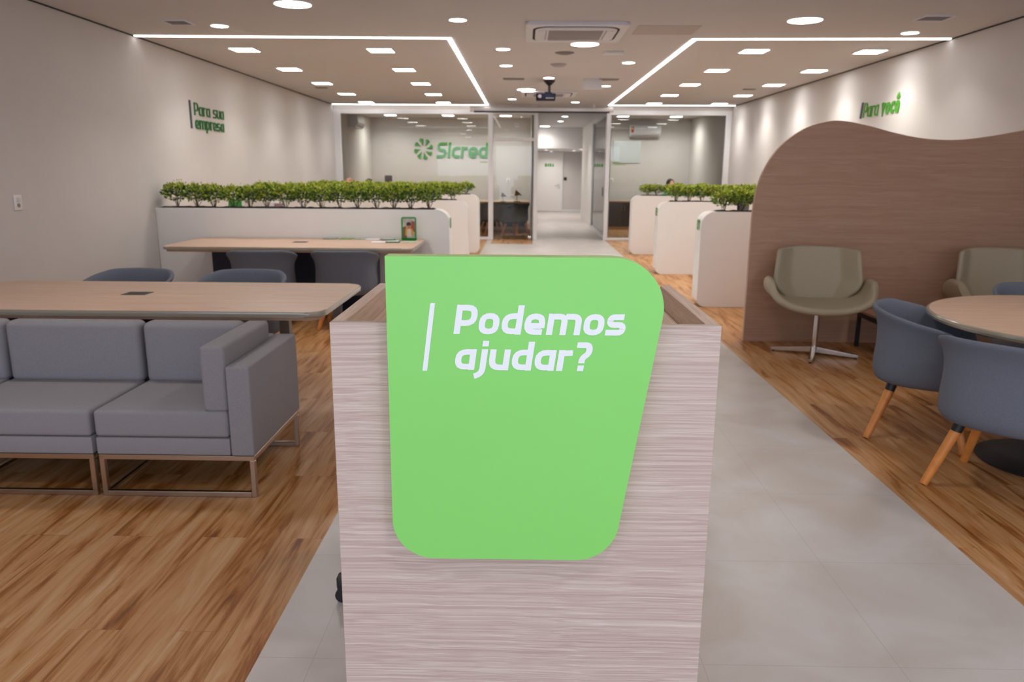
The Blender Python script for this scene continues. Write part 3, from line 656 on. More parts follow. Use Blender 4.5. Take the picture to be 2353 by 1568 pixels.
# logo on the back wall of the left room
t = thing('logo_sign', 'green pinwheel emblem and wordmark Sicredi on the far wall behind glass', 'sign', (-2.75, YB, 2.06))
for k in range(8):
    a0 = k*math.pi/4+0.2
    def pp(r, a): return (r*math.cos(a0+a), r*math.sin(a0+a)*1.08)
    bm = NB(); add_prism(bm, [pp(0.075, -0.05), pp(0.16, 0.12), pp(0.235, 0.30), pp(0.262, 0.12), pp(0.255, -0.08)], -0.025, -0.003); obj('blade', bm, lgreen_m, t)
    bm = NB(); add_prism(bm, [pp(0.075, -0.05), pp(0.255, -0.08), pp(0.232, -0.20), pp(0.16, -0.15)], -0.025, -0.003); obj('blade', bm, ldark_m, t)
obj('lettering', text_bm('Sıcredi', (0.355, -0.004, -0.225), (1, 0, 0), (0, 0, 1), (0, -1, 0), 1.47, 0.40, t=0.175, slant=0.1, depth=0.03, gap=0.10), lgreen_m, t)
# small unreadable green lines on the glass
for x, z, n, lab in ((-0.99, 1.67, 1, 'small green line of print on the glass left of the door post'), (1.87, 1.69, 2, 'two small green lines of print on the glass right of the corridor')):
    t = thing('glass_print', lab, 'sign', (x, YF+0.034, z), 0, 'green prints on the glass')
    for i in range(n):
        bm = NB(); L_ = (0.17, 0.30)[i]
        q = 0.0
        while q < L_:
            w_ = random.uniform(0.012, 0.03); add_box(bm, q, min(L_, q+w_), -0.002, 0.0, -0.055*i, -0.055*i+0.022); q += w_+0.008
        obj('text_line', bm, mat('print_green', (0.22, 0.42, 0.12, 1), 0.6), t)
def switch_plate(loc, rz, label, w=0.05, h=0.062, name='wall_switch', rocker=True):
    t = thing(name, label, 'switch', loc, rz)
    bm = NB(); add_box(bm, -w, w, -0.008, 0, -h, h, 0.004); obj('plate', bm, white_m, t)
    bm = NB(); add_box(bm, -w*0.45, w*0.45, -0.012, -0.008, 0.005, h*0.7, 0.002); obj('rocker', bm, acw_m, t)
    bm = NB(); add_cyl(bm, (0, -0.008, -h*0.35), (0, -0.012, -h*0.35), w*0.35, w*0.35, 16); obj('socket', bm, grille_m, t)
switch_plate((XL, 6.21, 1.22), math.pi/2, 'white wall switch and socket plate on the left wall')
switch_plate((-0.46, YB, 1.25), 0, 'white switch on the far wall seen through the glass door')
switch_plate((2.34, YB, 1.27), 0, 'white switch on the far wall of the right glass room')
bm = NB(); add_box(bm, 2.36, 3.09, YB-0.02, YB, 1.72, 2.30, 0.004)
tag(obj('reflection_board', bm, board_m), 'pale rectangular board added as the daylight reflection, on the far wall of the right glass room', 'reflection_board')  # pale board stands in for the shopfront daylight reflected in the glass
# split air conditioners
def split_ac(loc, rz, label, lab=False):
    t = thing('wall_air_conditioner', label, 'air conditioner', loc, rz, 'wall air conditioners')
    pr = round_outline([(0, 0.31), (-0.20, 0.31), (-0.235, 0.10), (-0.16, 0), (0, 0)], [0, 0.04, 0.05, 0.03, 0])
    bm = NB(); add_prism(bm, pr, -0.41, 0.41, 'x', 0.008); obj('body', bm, acw_m, t)
    bm = NB(); add_box(bm, -0.36, 0.36, -0.205, -0.15, 0.028, 0.045, 0.003); obj('flap', bm, grille_m, t)
    if lab:
        bm = NB(); add_box(bm, -0.38, -0.31, -0.232, -0.215, 0.10, 0.26, mi=0); add_box(bm, -0.37, -0.33, -0.236, -0.23, 0.18, 0.25, mi=1)
        obj('energy_label', bm, [red_m, yel_m], t)['label'] = 'red and yellow energy label'
split_ac((3.17, YB, 2.40), 0, 'white split air conditioner on the far wall of the right glass room', True)
split_ac((XL, 18.7, 2.47), math.pi/2, 'white split air conditioner on the left wall of the left glass room, seen end on')

# ------------------------------------------------------------------ planters and shrubs
def planter(loc, x0, x1, side, label, num=None):
    """side=+1: free end to the right (left-hand planters)"""
    t = thing('planter_divider', label, 'planter', loc, 0, 'white planter dividers')
    rr = [0.09, 0.09, 0.15, 0.0] if side > 0 else [0.09, 0.02, 0.0, 0.15]
    if side > 0: rr[0] = 0.0
    pts = [(x0, 0.0), (x1, 0.0), (x1, 1.07), (x0, 1.07)]
    if side < 0: rr = [0.09, 0.0, 0.0, 0.15]
    bm = NB(); add_prism(bm, round_outline(pts, rr, 10), 0, 0.27, 'y', 0.012, seg=3); obj('body', bm, planter_m, t)
    a, b = (x0+0.02, x1-0.17) if side > 0 else (x0+0.17, x1-0.02)
    bm = NB(); n = int((b-a)/0.03)
    gv = [[bm.verts.new((a+(b-a)*i/n, 0.03+0.21*j/6, 1.072+(random.uniform(0, 0.016) if 0 < j < 6 and 0 < i < n else 0))) for j in range(7)] for i in range(n+1)]
    for i in range(n):
        for j in range(6): bm.faces.new((gv[i][j], gv[i+1][j], gv[i+1][j+1], gv[i][j+1]))
    obj('soil', bm, soil_m, t)
    if num:
        ux = x1 if side > 0 else x0
        s = 1 if side > 0 else -1
        u = (0, s, 0)
        org = (ux+s*0.001, 0.07 if side > 0 else 0.2, 0.86)
        obj('number', text_bm(num, org, u, (0, 0, 1), (s, 0, 0), 0.13, 0.12, t=0.16, slant=0.0, depth=0.003), lgreen_m, t)['label'] = 'green number on the end face'
    return t
rowsY = (8.53, 11.32, 14.12); rn = ('nearest', 'middle', 'farthest')
for i, y in enumerate(rowsY):
    planter((0, y, 0), XL, -0.845, 1, f'{rn[i]} of the three white planter dividers on the left side', '0' if i == 0 else None)
for i, y in enumerate(rowsY):
    planter((0, y, 0), 1.965, XR, -1, f'{rn[i]} of the three white planter dividers on the right side', ('01', '02', None)[i])
def bush_meshes(seed):
    rnd = random.Random(seed)
    sb = NB(); tips = []
    for k in range(7):
        a = rnd.uniform(0, 6.28); r0 = rnd.uniform(0, 0.02); r1 = rnd.uniform(0.03, 0.10)
        z1 = rnd.uniform(0.10, 0.22)
        p0 = (r0*math.cos(a), r0*math.sin(a), 0); p1 = (r1*math.cos(a)*0.5, r1*math.sin(a)*0.5, 0.07); p2 = (r1*math.cos(a), r1*math.sin(a), z1)
        add_cyl(sb, p0, p1, 0.0035, 0.003, 5); add_cyl(sb, p1, p2, 0.003, 0.0015, 5); tips.append(p2)
    lb = NB()
    def leaf(p, d, s, mi):
        d = d.normalized(); x = d.cross(Vector((rnd.uniform(-1, 1), rnd.uniform(-1, 1), rnd.uniform(-1, 1)))).normalized(); n = d.cross(x)
        v = [lb.verts.new(p), lb.verts.new(p+d*s*0.5+x*s*0.27+n*s*0.06), lb.verts.new(p+d*s), lb.verts.new(p+d*s*0.5-x*s*0.27+n*s*0.06)]
        f = lb.faces.new((v[0], v[1], v[2])); f2 = lb.faces.new((v[0], v[2], v[3])); f.material_index = mi; f2.material_index = mi
    for k in range(620):
        while True:
            q = Vector((rnd.uniform(-1, 1), rnd.uniform(-1, 1), rnd.uniform(-1, 1)))
            if 0.25 < q.length < 1: break
        p = Vector((q.x*0.14, q.y*0.125, 0.16+q.z*0.095))
        d = Vector((q.x, q.y, q.z*0.7+0.4))
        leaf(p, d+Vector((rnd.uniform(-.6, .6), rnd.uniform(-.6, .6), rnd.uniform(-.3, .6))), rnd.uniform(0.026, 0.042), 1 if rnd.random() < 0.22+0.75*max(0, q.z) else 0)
    for k in range(13):   # upright young sprigs
        a = rnd.uniform(0, 6.28); r = rnd.uniform(0.0, 0.11); x, y = r*math.cos(a), r*math.sin(a); zt = rnd.uniform(0.235, 0.29)
        for j in range(7):
            z = 0.20+(zt-0.20)*j/6
            leaf(Vector((x, y, z)), Vector((rnd.uniform(-1, 1), rnd.uniform(-1, 1), 0.9)), 0.024, 1)
    return sb, lb
protos = []
for s in range(4):
    r = thing('leafy_shrub', '', 'shrub', (0, 0, 0)); sb, lb = bush_meshes(100+s)
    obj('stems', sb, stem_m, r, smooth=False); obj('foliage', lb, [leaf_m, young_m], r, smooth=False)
    protos.append(placer(r))
nth = ['first', 'second', 'third', 'fourth', 'fifth', 'sixth', 'seventh', 'eighth', 'ninth', 'tenth', 'eleventh', 'twelfth', 'thirteenth', 'fourteenth', 'fifteenth', 'sixteenth']
c = 0
for r, y in enumerate(rowsY):
    for k in range(15):
        x = -3.93+0.203*k; c += 1
        sh = protos[random.randrange(4) if c > 4 else c-1]((x+random.uniform(-.02, .02), y+0.135, 1.075), random.uniform(0, 6.28),
            f'small leafy green shrub, {nth[k]} from the left wall in the {rn[r]} left planter', f'shrubs in the {rn[r]} left planter')
        sh.scale = (1.14, 1.1, (1.0, 0.95, 0.82)[r]*random.uniform(0.9, 1.05))
    for k in range(11):
        x = 2.24+0.203*k
        sh = protos[random.randrange(4)]((x+random.uniform(-.02, .02), y+0.135, 1.075), random.uniform(0, 6.28),
            f'small leafy green shrub, {nth[k]} from the aisle in the {rn[r]} right planter', f'shrubs in the {rn[r]} right planter')
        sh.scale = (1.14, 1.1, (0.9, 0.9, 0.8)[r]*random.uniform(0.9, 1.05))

# ------------------------------------------------------------------ reception desk with green panel
t = thing('reception_desk', 'pink-grey wood grain reception desk carrying the green sign panel', 'desk', (0, 1.75, 0))
bm = NB(); add_box(bm, -0.461, 0.466, 0.0, 0.020, 0.0, 1.147, 0.0012, 1); obj('front_panel', bm, desk_m, t, smooth=False)
for s, x0, x1 in ((-1, -0.461, -0.428), (1, 0.433, 0.466)):
    bm = NB(); add_box(bm, x0, x1, 0.0205, 0.64, 0.0, 1.147, 0.0012, 1); obj('side_panel', bm, desktop_m, t, smooth=False)
bm = NB(); add_box(bm, -0.4275, 0.4325, 0.021, 0.60, 1.06, 1.085, 0.001, 1); obj('worktop', bm, desktop_m, t, smooth=False)
bm = NB(); add_box(bm, -0.4275, 0.4325, 0.021, 0.035, 0.2, 1.055); obj('inner_panel', bm, desktop_m, t, smooth=False)
bm = NB(); add_box(bm, -0.30, -0.10, 0.024, 0.045, 1.13, 1.142, 0.002); obj('panel_bracket', bm, greenedge_m, t)
bm = NB(); add_box(bm, -0.4275, 0.4325, 0.05, 0.60, 0.66, 0.68); obj('shelf', bm, desktop_m, t, smooth=False)
ol = round_outline([(-0.315, 0.566), (0.221, 0.566), (0.3385, 1.311), (-0.315, 1.311)], [0.10, 0.105, 0.118, 0.0], 16)
bm = NB(); add_prism(bm, ol, -0.052, -0.002, 'y', mi=0, mi_side=1); gp = obj('sign_panel', bm, [green_m, greenedge_m], t, angle=25); gp['label'] = 'lime green sign panel'
yt = -0.0522
TX = dict(udir=(1, 0, 0), vdir=(0, 0, 1), ndir=(0, -1, 0), depth=0.0012)
obj('lettering', text_bm('Podemos', (-0.1615, yt, 1.133), width=0.392, height=0.0685, t=0.195, gap=0.075, slant=0.14, **TX), txt_m, gp)['label'] = 'white letters Podemos'
obj('lettering', text_bm('ajudar?', (-0.1615, yt, 1.048), width=0.315, height=0.0685, t=0.195, gap=0.075, slant=0.14, **TX), txt_m, gp)['label'] = 'white letters ajudar?'
bm = NB(); add_prism(bm, round_outline([(-0.2345, 1.045), (-0.2235, 1.045), (-0.2025, 1.205), (-0.2135, 1.205)], [0.001, 0.001, 0.001, 0.004]), yt-0.0012, yt, 'y'); obj('bar', bm, txt_m, gp)['label'] = 'slanted white bar'

# ------------------------------------------------------------------ office chairs
def office_chair(loc, rz, label, back_top=1.0, group='office chairs', m=None, arms=True, R_=0.30):
    m = m or black_m
    t = thing('office_chair', label, 'office chair', loc, rz, group)
    bm = NB(); add_box(bm, -0.25, 0.25, -0.24, 0.24, 0.44, 0.51, 0.03, 3); obj('seat', bm, chair2_m, t)
    bm = NB(); n = 8
    pr = round_outline([(-0.22, 0.58), (0.22, 0.58), (0.24, back_top), (-0.24, back_top)], [0.08]*4, 6); add_prism(bm, pr, -0.30, -0.25, 'y', 0.015); obj('backrest', bm, m, t)
    bm = NB(); add_box(bm, -0.03, 0.03, -0.29, -0.26, 0.42, 0.60); add_box(bm, -0.03, 0.03, -0.29, 0, 0.41, 0.44); add_cyl(bm, (0, 0, 0.10), (0, 0, 0.44), 0.025); obj('column', bm, darkmetal_m, t)
    for s in ((-1, 1) if arms else ()):
        bm = NB(); add_box(bm, s*0.27-0.025, s*0.27+0.025, -0.12, 0.12, 0.66, 0.69, 0.01); add_box(bm, s*0.27-0.015, s*0.27+0.015, -0.03, 0.03, 0.47, 0.66); add_box(bm, min(s*0.20, s*0.28), max(s*0.20, s*0.28), -0.03, 0.03, 0.43, 0.46); obj('armrest', bm, black_m, t)
    AO = 0.0 if arms else math.radians(39)
    bm = NB()
    for k in range(5):
        a = k*2*math.pi/5 + AO
        add_cyl(bm, (0, 0, 0.11), ((R_-0.01)*math.cos(a), (R_-0.01)*math.sin(a), 0.085), 0.028, 0.018, 8)
    b = obj('base', bm, black_m, t)
    for k in range(5):
        a = k*2*math.pi/5 + AO; x, y = R_*math.cos(a), R_*math.sin(a)
        bm = NB(); add_cyl(bm, (x, y-0.022, 0.027), (x, y-0.006, 0.027), 0.027, seg=14); add_cyl(bm, (x, y+0.006, 0.027), (x, y+0.022, 0.027), 0.027, seg=14)
        add_box(bm, x-0.022, x+0.022, y-0.024, y+0.024, 0.045, 0.10, 0.012); obj('caster', bm, black_m, b)
    return t
office_chair((-0.34, 2.66, 0), math.radians(180), 'black office chair behind the reception desk, one caster showing at its left', 0.88, arms=False, R_=0.375)

# ------------------------------------------------------------------ sofa modules
SM = 'lilac-grey fabric sofa'
def cushion(bm, x0, x1, y0, y1, z0, z1, r=0.028, puff=0.0):
    add_box(bm, x0, x1, y0, y1, z0, z1, r, 4)
def sofa_module(x0, x1, label, arm=False):
    t = thing('sofa_module', label, 'sofa', ((x0+x1)/2, 3.27, 0), 0, 'sofa modules in a row')
    w = (x1-x0)/2; xa = w-0.108 if arm else w
    g = 0.004
    bm = NB(); add_box(bm, -w+g, xa-g, 0.0, 0.60, 0.205, 0.288, 0.008, 2); obj('seat_base', bm, sofa_m, t)
    bm = NB(); add_box(bm, -w+g, xa-g, -0.004, 0.55, 0.290, 0.418, 0.02, 4); obj('seat_cushion', bm, sofa_m, t)
    bm = NB(); add_box(bm, -w+g, xa-g, 0.62, 0.715, 0.205, 0.635, 0.012, 3); obj('back_frame', bm, sofa_m, t)
    bm = NB(); add_box(bm, -w+g, (xa-0.115 if arm else w)-g, 0.51, 0.63, 0.40, 0.725, 0.035, 5); obj('back_cushion', bm, sofa_m, t)
    if arm:
        bm = NB(); add_box(bm, xa, w, -0.006, 0.715, 0.205, 0.632, 0.010, 3); obj('arm', bm, sofa_m, t)
        bm = NB(); add_box(bm, xa-0.118, xa-0.004, 0.006, 0.63, 0.412, 0.722, 0.020, 4); obj('arm_cushion', bm, sofa_m, t)
    s = 0.024
    for k, (ya, yb) in enumerate(((0.0, s), (0.70-s, 0.70))):
        bm = NB()
        add_box(bm, -w+0.010, -w+0.010+s, ya, yb, 0, 0.18, 0.002, 1); add_box(bm, w-0.004-s, w-0.004, ya, yb, 0, 0.18, 0.002, 1)
        add_box(bm, -w+0.010+s, w-0.004-s, ya, yb, 0, s, 0.002, 1)
        obj('leg_frame', bm, steel_m, t, smooth=False)
    bm = NB(); add_box(bm, -w+0.010, w-0.004, 0, s, 0.18, 0.204, 0.002, 1); add_box(bm, -w+0.010, w-0.004, 0.70-s, 0.70, 0.18, 0.204, 0.002, 1)
    for xx in (-w+0.010, w-0.004-s): add_box(bm, xx, xx+s, s, 0.70-s, 0.18, 0.204, 0.002, 1)
    add_box(bm, -w+0.010, -w+0.010+s*0.6, s, 0.70-s, 0.0, 0.012)
    obj('base_frame', bm, steel_m, t, smooth=False)
sofa_module(-1.975, -1.235, f'{SM} end module with armrest, nearest the reception desk', True)
sofa_module(-2.695, -1.985, f'armless {SM} module, next to the one with the armrest')
sofa_module(-3.415, -2.705, f'armless {SM} module cut by the left edge of the photo')

# ------------------------------------------------------------------ meeting tables
def table(loc, hx, hy, label, legs, inb=0.49):
    t = thing('meeting_table', label, 'table', loc, 0, 'long meeting tables')
    o = round_outline([(-hx, -hy), (hx, -hy), (hx, hy), (-hx, hy)], [0.10]*4, 8)
    H = 0.75
    bm = NB(); add_prism(bm, o, H-0.032, H, 'z', 0.013, mi=1, seg=4)
    for f in bm.faces:
        if f.normal.z > 0.99: f.material_index = 0
    bm.normal_update()
    for f in bm.faces:
        f.material_index = 0 if abs(f.normal.z) > 0.98 and f.calc_center_median().z > H-0.004 else 1
    tt = obj('tabletop', bm, [tab_m, edge_m], t)
    i = round_outline([(-hx+0.03, -hy+0.03), (hx-0.03, -hy+0.03), (hx-0.03, hy-0.03), (-hx+0.03, hy-0.03)], [0.08]*4, 8)
    bm = NB(); add_prism(bm, i, H-0.052, H-0.032, 'z'); obj('underlay', bm, part_m, tt)
    bm = NB(); add_box(bm, -0.075, 0.075, -0.06, 0.06, H-0.001, H+0.002, 0.001, 1)
    b = obj('cable_box', bm, mat('cable_box_brown', (0.055, 0.05, 0.04, 1), 0.4), tt); b.location = (-0.02+legs[2], 0.04, 0)
    bm = NB()
    for k in range(3): add_box(bm, -0.066, 0.066, -0.045+0.03*k, -0.033+0.03*k, H+0.002, H+0.0032)
    g = obj('cable_box_slots', bm, black_m, tt); g.location = b.location
    bm = NB(); add_box(bm, legs[0], legs[1], -0.03, 0.22, 0.0, H-0.052, 0.003, 1); obj('base_panel', bm, navy_m, t, smooth=False)
    for s in (-1, 1):
        bm = NB(); xx = s*(hx-inb)
        add_box(bm, xx-0.06, xx+0.06, -0.28, -0.18, 0.0, H-0.052, 0.004, 1)
        add_prism(bm, [(xx+s*0.04, H-0.052), (xx+s*0.10, H-0.052), (xx+s*0.11, 0), (xx+s*0.04, 0)], 0.10, 0.16, 'y')
        obj('leg', bm, grey_m, t, smooth=False)['label'] = 'light grey leg'
    return t
table((-2.335, 4.575, -0.01), 1.235, 0.545, 'long beige oak meeting table behind the grey sofa', (-1.0, 0.55, -0.05))
table((-2.35, 7.96, 0.0), 1.25, 0.555, 'long beige oak meeting table against the nearest left planter, with brochures on it', (-0.95, 0.78, 0.0), 0.86)

# round table
t = thing('round_table', 'round beige oak table with dark disc foot at the right', 'table', (3.11, 3.985, 0))
bm = NB(); Rr = 0.865; add_lathe(bm, [(0, 0.745), (Rr-0.016, 0.745)], 72, mi=0); add_lathe(bm, [(Rr-0.016, 0.745), (Rr-0.004, 0.741), (Rr, 0.729), (Rr-0.004, 0.716), (Rr-0.02, 0.708), (Rr-0.03, 0.706), (0, 0.706)], 72, mi=1)
bmesh.ops.remove_doubles(bm, verts=bm.verts[:], dist=1e-4)
obj('tabletop', bm, [mat_ for mat_ in (tab_m, edge_m)], t)
bm = NB(); add_lathe(bm, [(0, 0.012), (0.33, 0.012), (0.345, 0.006), (0.345, 0)], 48, -0.30, -0.14)
add_lathe(bm, [(0.04, 0.012), (0.04, 0.70), (0.18, 0.704), (0, 0.706)], 24, -0.30, -0.14); obj('pedestal', bm, darkmetal_m, t)
bm = NB(); add_lathe(bm, [(0, 0.012), (0.33, 0.012), (0.345, 0.006), (0.345, 0)], 48, 0.42, 0.14)
add_lathe(bm, [(0.04, 0.012), (0.04, 0.70), (0.18, 0.704), (0, 0.706)], 24, 0.42, 0.14); obj('pedestal', bm, darkmetal_m, t)

# low table by the wood partition
t = thing('coffee_table', 'low wooden side table with black frame between the two swivel chairs', 'table', (2.93, 6.0, 0))
bm = NB(); add_box(bm, 0, 0.60, 0, 0.62, 0.315, 0.335, 0.002, 1); obj('tabletop', bm, part_m, t, smooth=False)
bm = NB(); add_box(bm, 0.01, 0.59, 0.01, 0.61, 0.27, 0.315, 0.002, 1); obj('frame', bm, darkmetal_m, t, smooth=False)
for x in (0.01, 0.56):
    for y in (0.01, 0.58):
        bm = NB(); add_box(bm, x, x+0.03, y, y+0.03, 0, 0.27, 0.002, 1); obj('leg', bm, darkmetal_m, t, smooth=False)

# ------------------------------------------------------------------ tub armchairs
def tub_chair(m, name='armchair'):
    t = thing(name, '', 'chair')
    NT = 56; rx, ry = 0.295, 0.282
    def hgt(th):
        a = abs(th)/math.pi*180
        pts = [(0, 0.765), (40, 0.762), (75, 0.725), (105, 0.675), (128, 0.61), (146, 0.50), (158, 0.455), (180, 0.45)]
        for (a0, h0), (a1, h1) in zip(pts[:-1], pts[1:]):
            if a <= a1:
                s = (a-a0)/(a1-a0); s = s*s*(3-2*s) if a0 >= 105 else s; return h0+(h1-h0)*s
        return 0.45
    def foot(th, k):
        c, s = math.cos(th), math.sin(th); e = 0.80
        return (rx*k*math.copysign(abs(s)**e, s), -ry*k*math.copysign(abs(c)**e, c))
    bm = NB(); rings = []
    prof = []
    for f in range(NT):
        th = -math.pi+2*math.pi*f/NT; h = hgt(th); hh = h-0.45; fl = min(1, hh/0.31)
        P = [(0.62, 0.325), (0.84, 0.328), (0.945, 0.345), (0.995, 0.385), (0.995, 0.44)]
        if hh > 0.02:
            P += [(0.975, 0.45+hh*0.25), (0.965, 0.45+hh*0.5), (0.98+0.03*fl, 0.45+hh*0.78), (1.02+0.10*fl, h-0.022)]
            P += [(1.015+0.10*fl, h-0.004), (0.985+0.08*fl, h), (0.93+0.08*fl, h-0.010), (0.89+0.06*fl, h-0.04*fl-0.006), (0.85+0.02*fl, 0.45+hh*0.5), (0.83, 0.45)]
        else:
            P += [(0.985, 0.452)]*3 + [(0.962, 0.454)] + [(0.955, 0.456)] + [(0.94, 0.457)]*2 + [(0.90, 0.457), (0.86, 0.455), (0.83, 0.45)]
        P += [(0.82, 0.41)]
        rings.append([bm.verts.new((*foot(th, k), z)) for k, z in P])
    n = len(rings[0])
    for i in range(NT):
        A, B = rings[i], rings[(i+1) % NT]
        for j in range(n-1): bm.faces.new((A[j], B[j], B[j+1], A[j+1]))
    bm.faces.new([r[0] for r in rings]); bm.faces.new([r[-1] for r in rings][::-1])
    bmesh.ops.remove_doubles(bm, verts=bm.verts[:], dist=1e-5)
    o = obj('shell', bm, m, t, angle=80)
    sm = o.modifiers.new('subd', 'SUBSURF'); sm.levels = 1; sm.render_levels = 1
    bm = NB(); pr = []
    for k, z in ((0.0, 0.475), (0.5, 0.474), (0.72, 0.468), (0.80, 0.455), (0.815, 0.44), (0.81, 0.415), (0.0, 0.413)): pr.append((k, z))
    rr = [[bm.verts.new((*foot(-math.pi+2*math.pi*i/40, k), z)) for i in range(40)] if k > 0 else [bm.verts.new((0, 0, z))] for k, z in pr]
    for A, B in zip(rr[:-1], rr[1:]):
        for i in range(40):
            j = (i+1) % 40
            if len(A) == 1: bm.faces.new((A[0], B[i], B[j]))
            elif len(B) == 1: bm.faces.new((A[i], A[j], B[0]))
            else: bm.faces.new((A[i], A[j], B[j], B[i]))
    obj('seat_cushion', bm, m, t)
    for sx in (-1, 1):
        for sy in (-1, 1):
            top = Vector((sx*0.145, sy*0.145, 0.335)); ft = Vector((sx*0.245, sy*0.245, 0.0)); mid = top.lerp(ft, 0.16)
            bm = NB(); add_cyl(bm, tuple(mid), tuple(ft.lerp(mid, 0.01)), 0.025, 0.019, 16); l = obj('leg', bm, legwood_m, t)
            bm = NB(); add_cyl(bm, tuple(top+Vector((0, 0, 0.02))), tuple(mid), 0.0275, 0.0262, 16); obj('leg_cap', bm, black_m, l)['label'] = 'black leg cap'
    return t
tub = placer(tub_chair(chair_m))
G1 = 'blue-grey tub armchairs'
D = math.radians
# local facing is +Y (back at -Y); rz turns it
tub((-2.53, 7.27, 0), D(9), 'blue-grey tub armchair, left one at the table against the left planter', G1)
tub((-1.73, 7.30, 0), D(3), 'blue-grey tub armchair, right one at the table against the left planter', G1)
tub((-2.90, 5.38, 0), D(176), 'blue-grey tub armchair behind the sofa table, the left of two rims showing', G1)
tub((-2.06, 5.38, 0), D(180), 'blue-grey tub armchair behind the sofa table, the right of two rims showing', G1)
tub((2.33, 4.27, 0), D(-122), 'blue-grey tub armchair at the left of the round table, fully in frame', G1)
tub((2.33, 3.50, 0), D(-50), 'blue-grey tub armchair in front of the round table, cut by the right edge', G1)
tub((3.50, 5.02, 0), D(165), 'blue-grey tub armchair on the far side of the round table', G1)
tub2 = placer(tub_chair(chair2_m))
G2 = 'charcoal armchairs in the left glass room'
tub2((-0.22, 18.05, 0), D(55), 'charcoal tub armchair behind the glass door, nearest the door edge', G2)
tub2((-0.80, 18.72, 0), D(20), 'charcoal tub armchair behind the glass door, left and farther back', G2)
tub2((-1.30, 18.1, 0), D(-10), 'charcoal tub armchair behind the glass post, mostly hidden by the planter', G2)

# ------------------------------------------------------------------ swivel lounge chairs
def swivel_chair():
    t = thing('swivel_chair', '', 'chair')
    def shell(name, f, nu, nv, thick, crease=None):
        bm = NB(); g = [[bm.verts.new(f(-1+2*i/nu, j/nv)) for j in range(nv+1)] for i in range(nu+1)]
        for i in range(nu):
            for j in range(nv): bm.faces.new((g[i][j], g[i+1][j], g[i+1][j+1], g[i][j+1]))
        o = obj(name, bm, olive_m, t, angle=180)
        s = o.modifiers.new('thick', 'SOLIDIFY'); s.thickness = thick; s.offset = 0
        b = o.modifiers.new('subd', 'SUBSURF'); b.levels = 1; b.render_levels = 2
        return o
    # facing -Y ; v: 0 front, 1 back
    def seat(u, v):
        a = abs(u); s = math.copysign(1, u)
        # bowl that turns upright into a rounded ear
        x = 0.405*math.sin(a*math.pi/2*0.97); z = 0.437+0.215*a**2.7
        ear = max(0, (a-0.6)/0.4)
        y0 = -0.29+0.05*a**2+0.09*ear**1.6; y1 = 0.22-0.03*ear**2
        y = y0+(y1-y0)*v
        z -= 0.03*(1-a)*(1-v)**2 + 0.02*(1-(2*v-1)**2)*(1-ear)
        z -= 0.08*ear*(abs(2*v-1)**4)
        return (s*x, y, z)
    shell('seat', seat, 20, 8, 0.06)
    def back(u, v):
        a = abs(u); s = math.copysign(1, u)
        hw = 0.22+(0.358-0.22)*min(1, v/0.36)**0.9 - (0.03*max(0, (v-0.36)/0.64))
        x = hw*a; z = 0.435+0.46*v - 0.02*a*a*v
        wing = max(0, (a-0.62)/0.38)
        y = 0.20+0.10*v - 0.13*wing*min(1, v/0.3+0.2) - 0.03*a*a
        return (s*x, y, z)
    shell('backrest', back, 16, 10, 0.045)
    bm = NB(); add_cyl(bm, (0, 0, 0.05), (0, 0, 0.39), 0.021, 0.021, 20); add_cyl(bm, (0, 0, 0.355), (0, 0, 0.392), 0.05, 0.07, 20); obj('column', bm, chrome_m, t)
    b = None
    for k in range(4):
        bm = NB(); a = k*math.pi/2
        pts = [(0.0, 0.075), (0.0, 0.03), (0.34, 0.012), (0.345, 0.035)]
        n = Vector((-math.sin(a), math.cos(a), 0)); d = Vector((math.cos(a), math.sin(a), 0))
        wv = [0.026, 0.026, 0.017, 0.017]
        A = [bm.verts.new(d*p[0]+Vector((0, 0, p[1]))+n*w_) for p, w_ in zip(pts, wv)]; B = [bm.verts.new(d*p[0]+Vector((0, 0, p[1]))-n*w_) for p, w_ in zip(pts, wv)]
        bm.faces.new(A); bm.faces.new(B[::-1])
        for i in range(4): bm.faces.new((A[i], A[(i+1) % 4], B[(i+1) % 4], B[i]))
        bmesh.ops.bevel(bm, geom=bm.edges[:], offset=0.003, segments=2, affect='EDGES')
        l = obj('base_arm', bm, chrome_m, t)
        bm = NB(); add_cyl(bm, (d*0.325)[:2]+(0.0,), (d*0.325)[:2]+(0.016,), 0.012, seg=12); obj('glide', bm, black_m, l)
    return t
sw = swivel_chair()
for ch in sw.children:
    if ch.name.startswith('base_arm'): ch.rotation_euler = (0, 0, D(-16))
swp = placer(sw)
swp((2.45, 6.25, 0), D(-9), 'olive-beige swivel lounge chair with chrome star base, before the wood partition', 'olive swivel lounge chairs')
swp((3.95, 6.20, 0), D(-4), 'olive-beige swivel lounge chair cut by the right edge of the photo', 'olive swivel lounge chairs')

# ------------------------------------------------------------------ wavy wood partition
def catmull(P, n=8):
    out = []
    for i in range(len(P)-1):
        p0 = Vector(P[max(i-1, 0)]); p1 = Vector(P[i]); p2 = Vector(P[i+1]); p3 = Vector(P[min(i+2, len(P)-1)])
        for k in range(n):
            s = k/n
            q = 0.5*((2*p1)+(p2-p0)*s+(2*p0-5*p1+4*p2-p3)*s*s+(3*p1-p0-3*p2+p3)*s**3); out.append((q.x, q.y))
    out.append(P[-1]); return out
top = catmull([(1.997, 1.05), (2.001, 1.19), (2.022, 1.376), (2.095, 1.575), (2.215, 1.744), (2.39, 1.871), (2.569, 1.928), (2.716, 1.934), (2.942, 1.892), (3.169, 1.836), (3.396, 1.795), (3.656, 1.783), (3.911, 1.806), (4.244, 1.864), (XR-0.003, 1.90)])
bm = NB(); add_prism(bm, [(XR-0.003, 0), (1.997, 0)]+top, 6.75, 6.79, 'y', mi=0, mi_side=1)
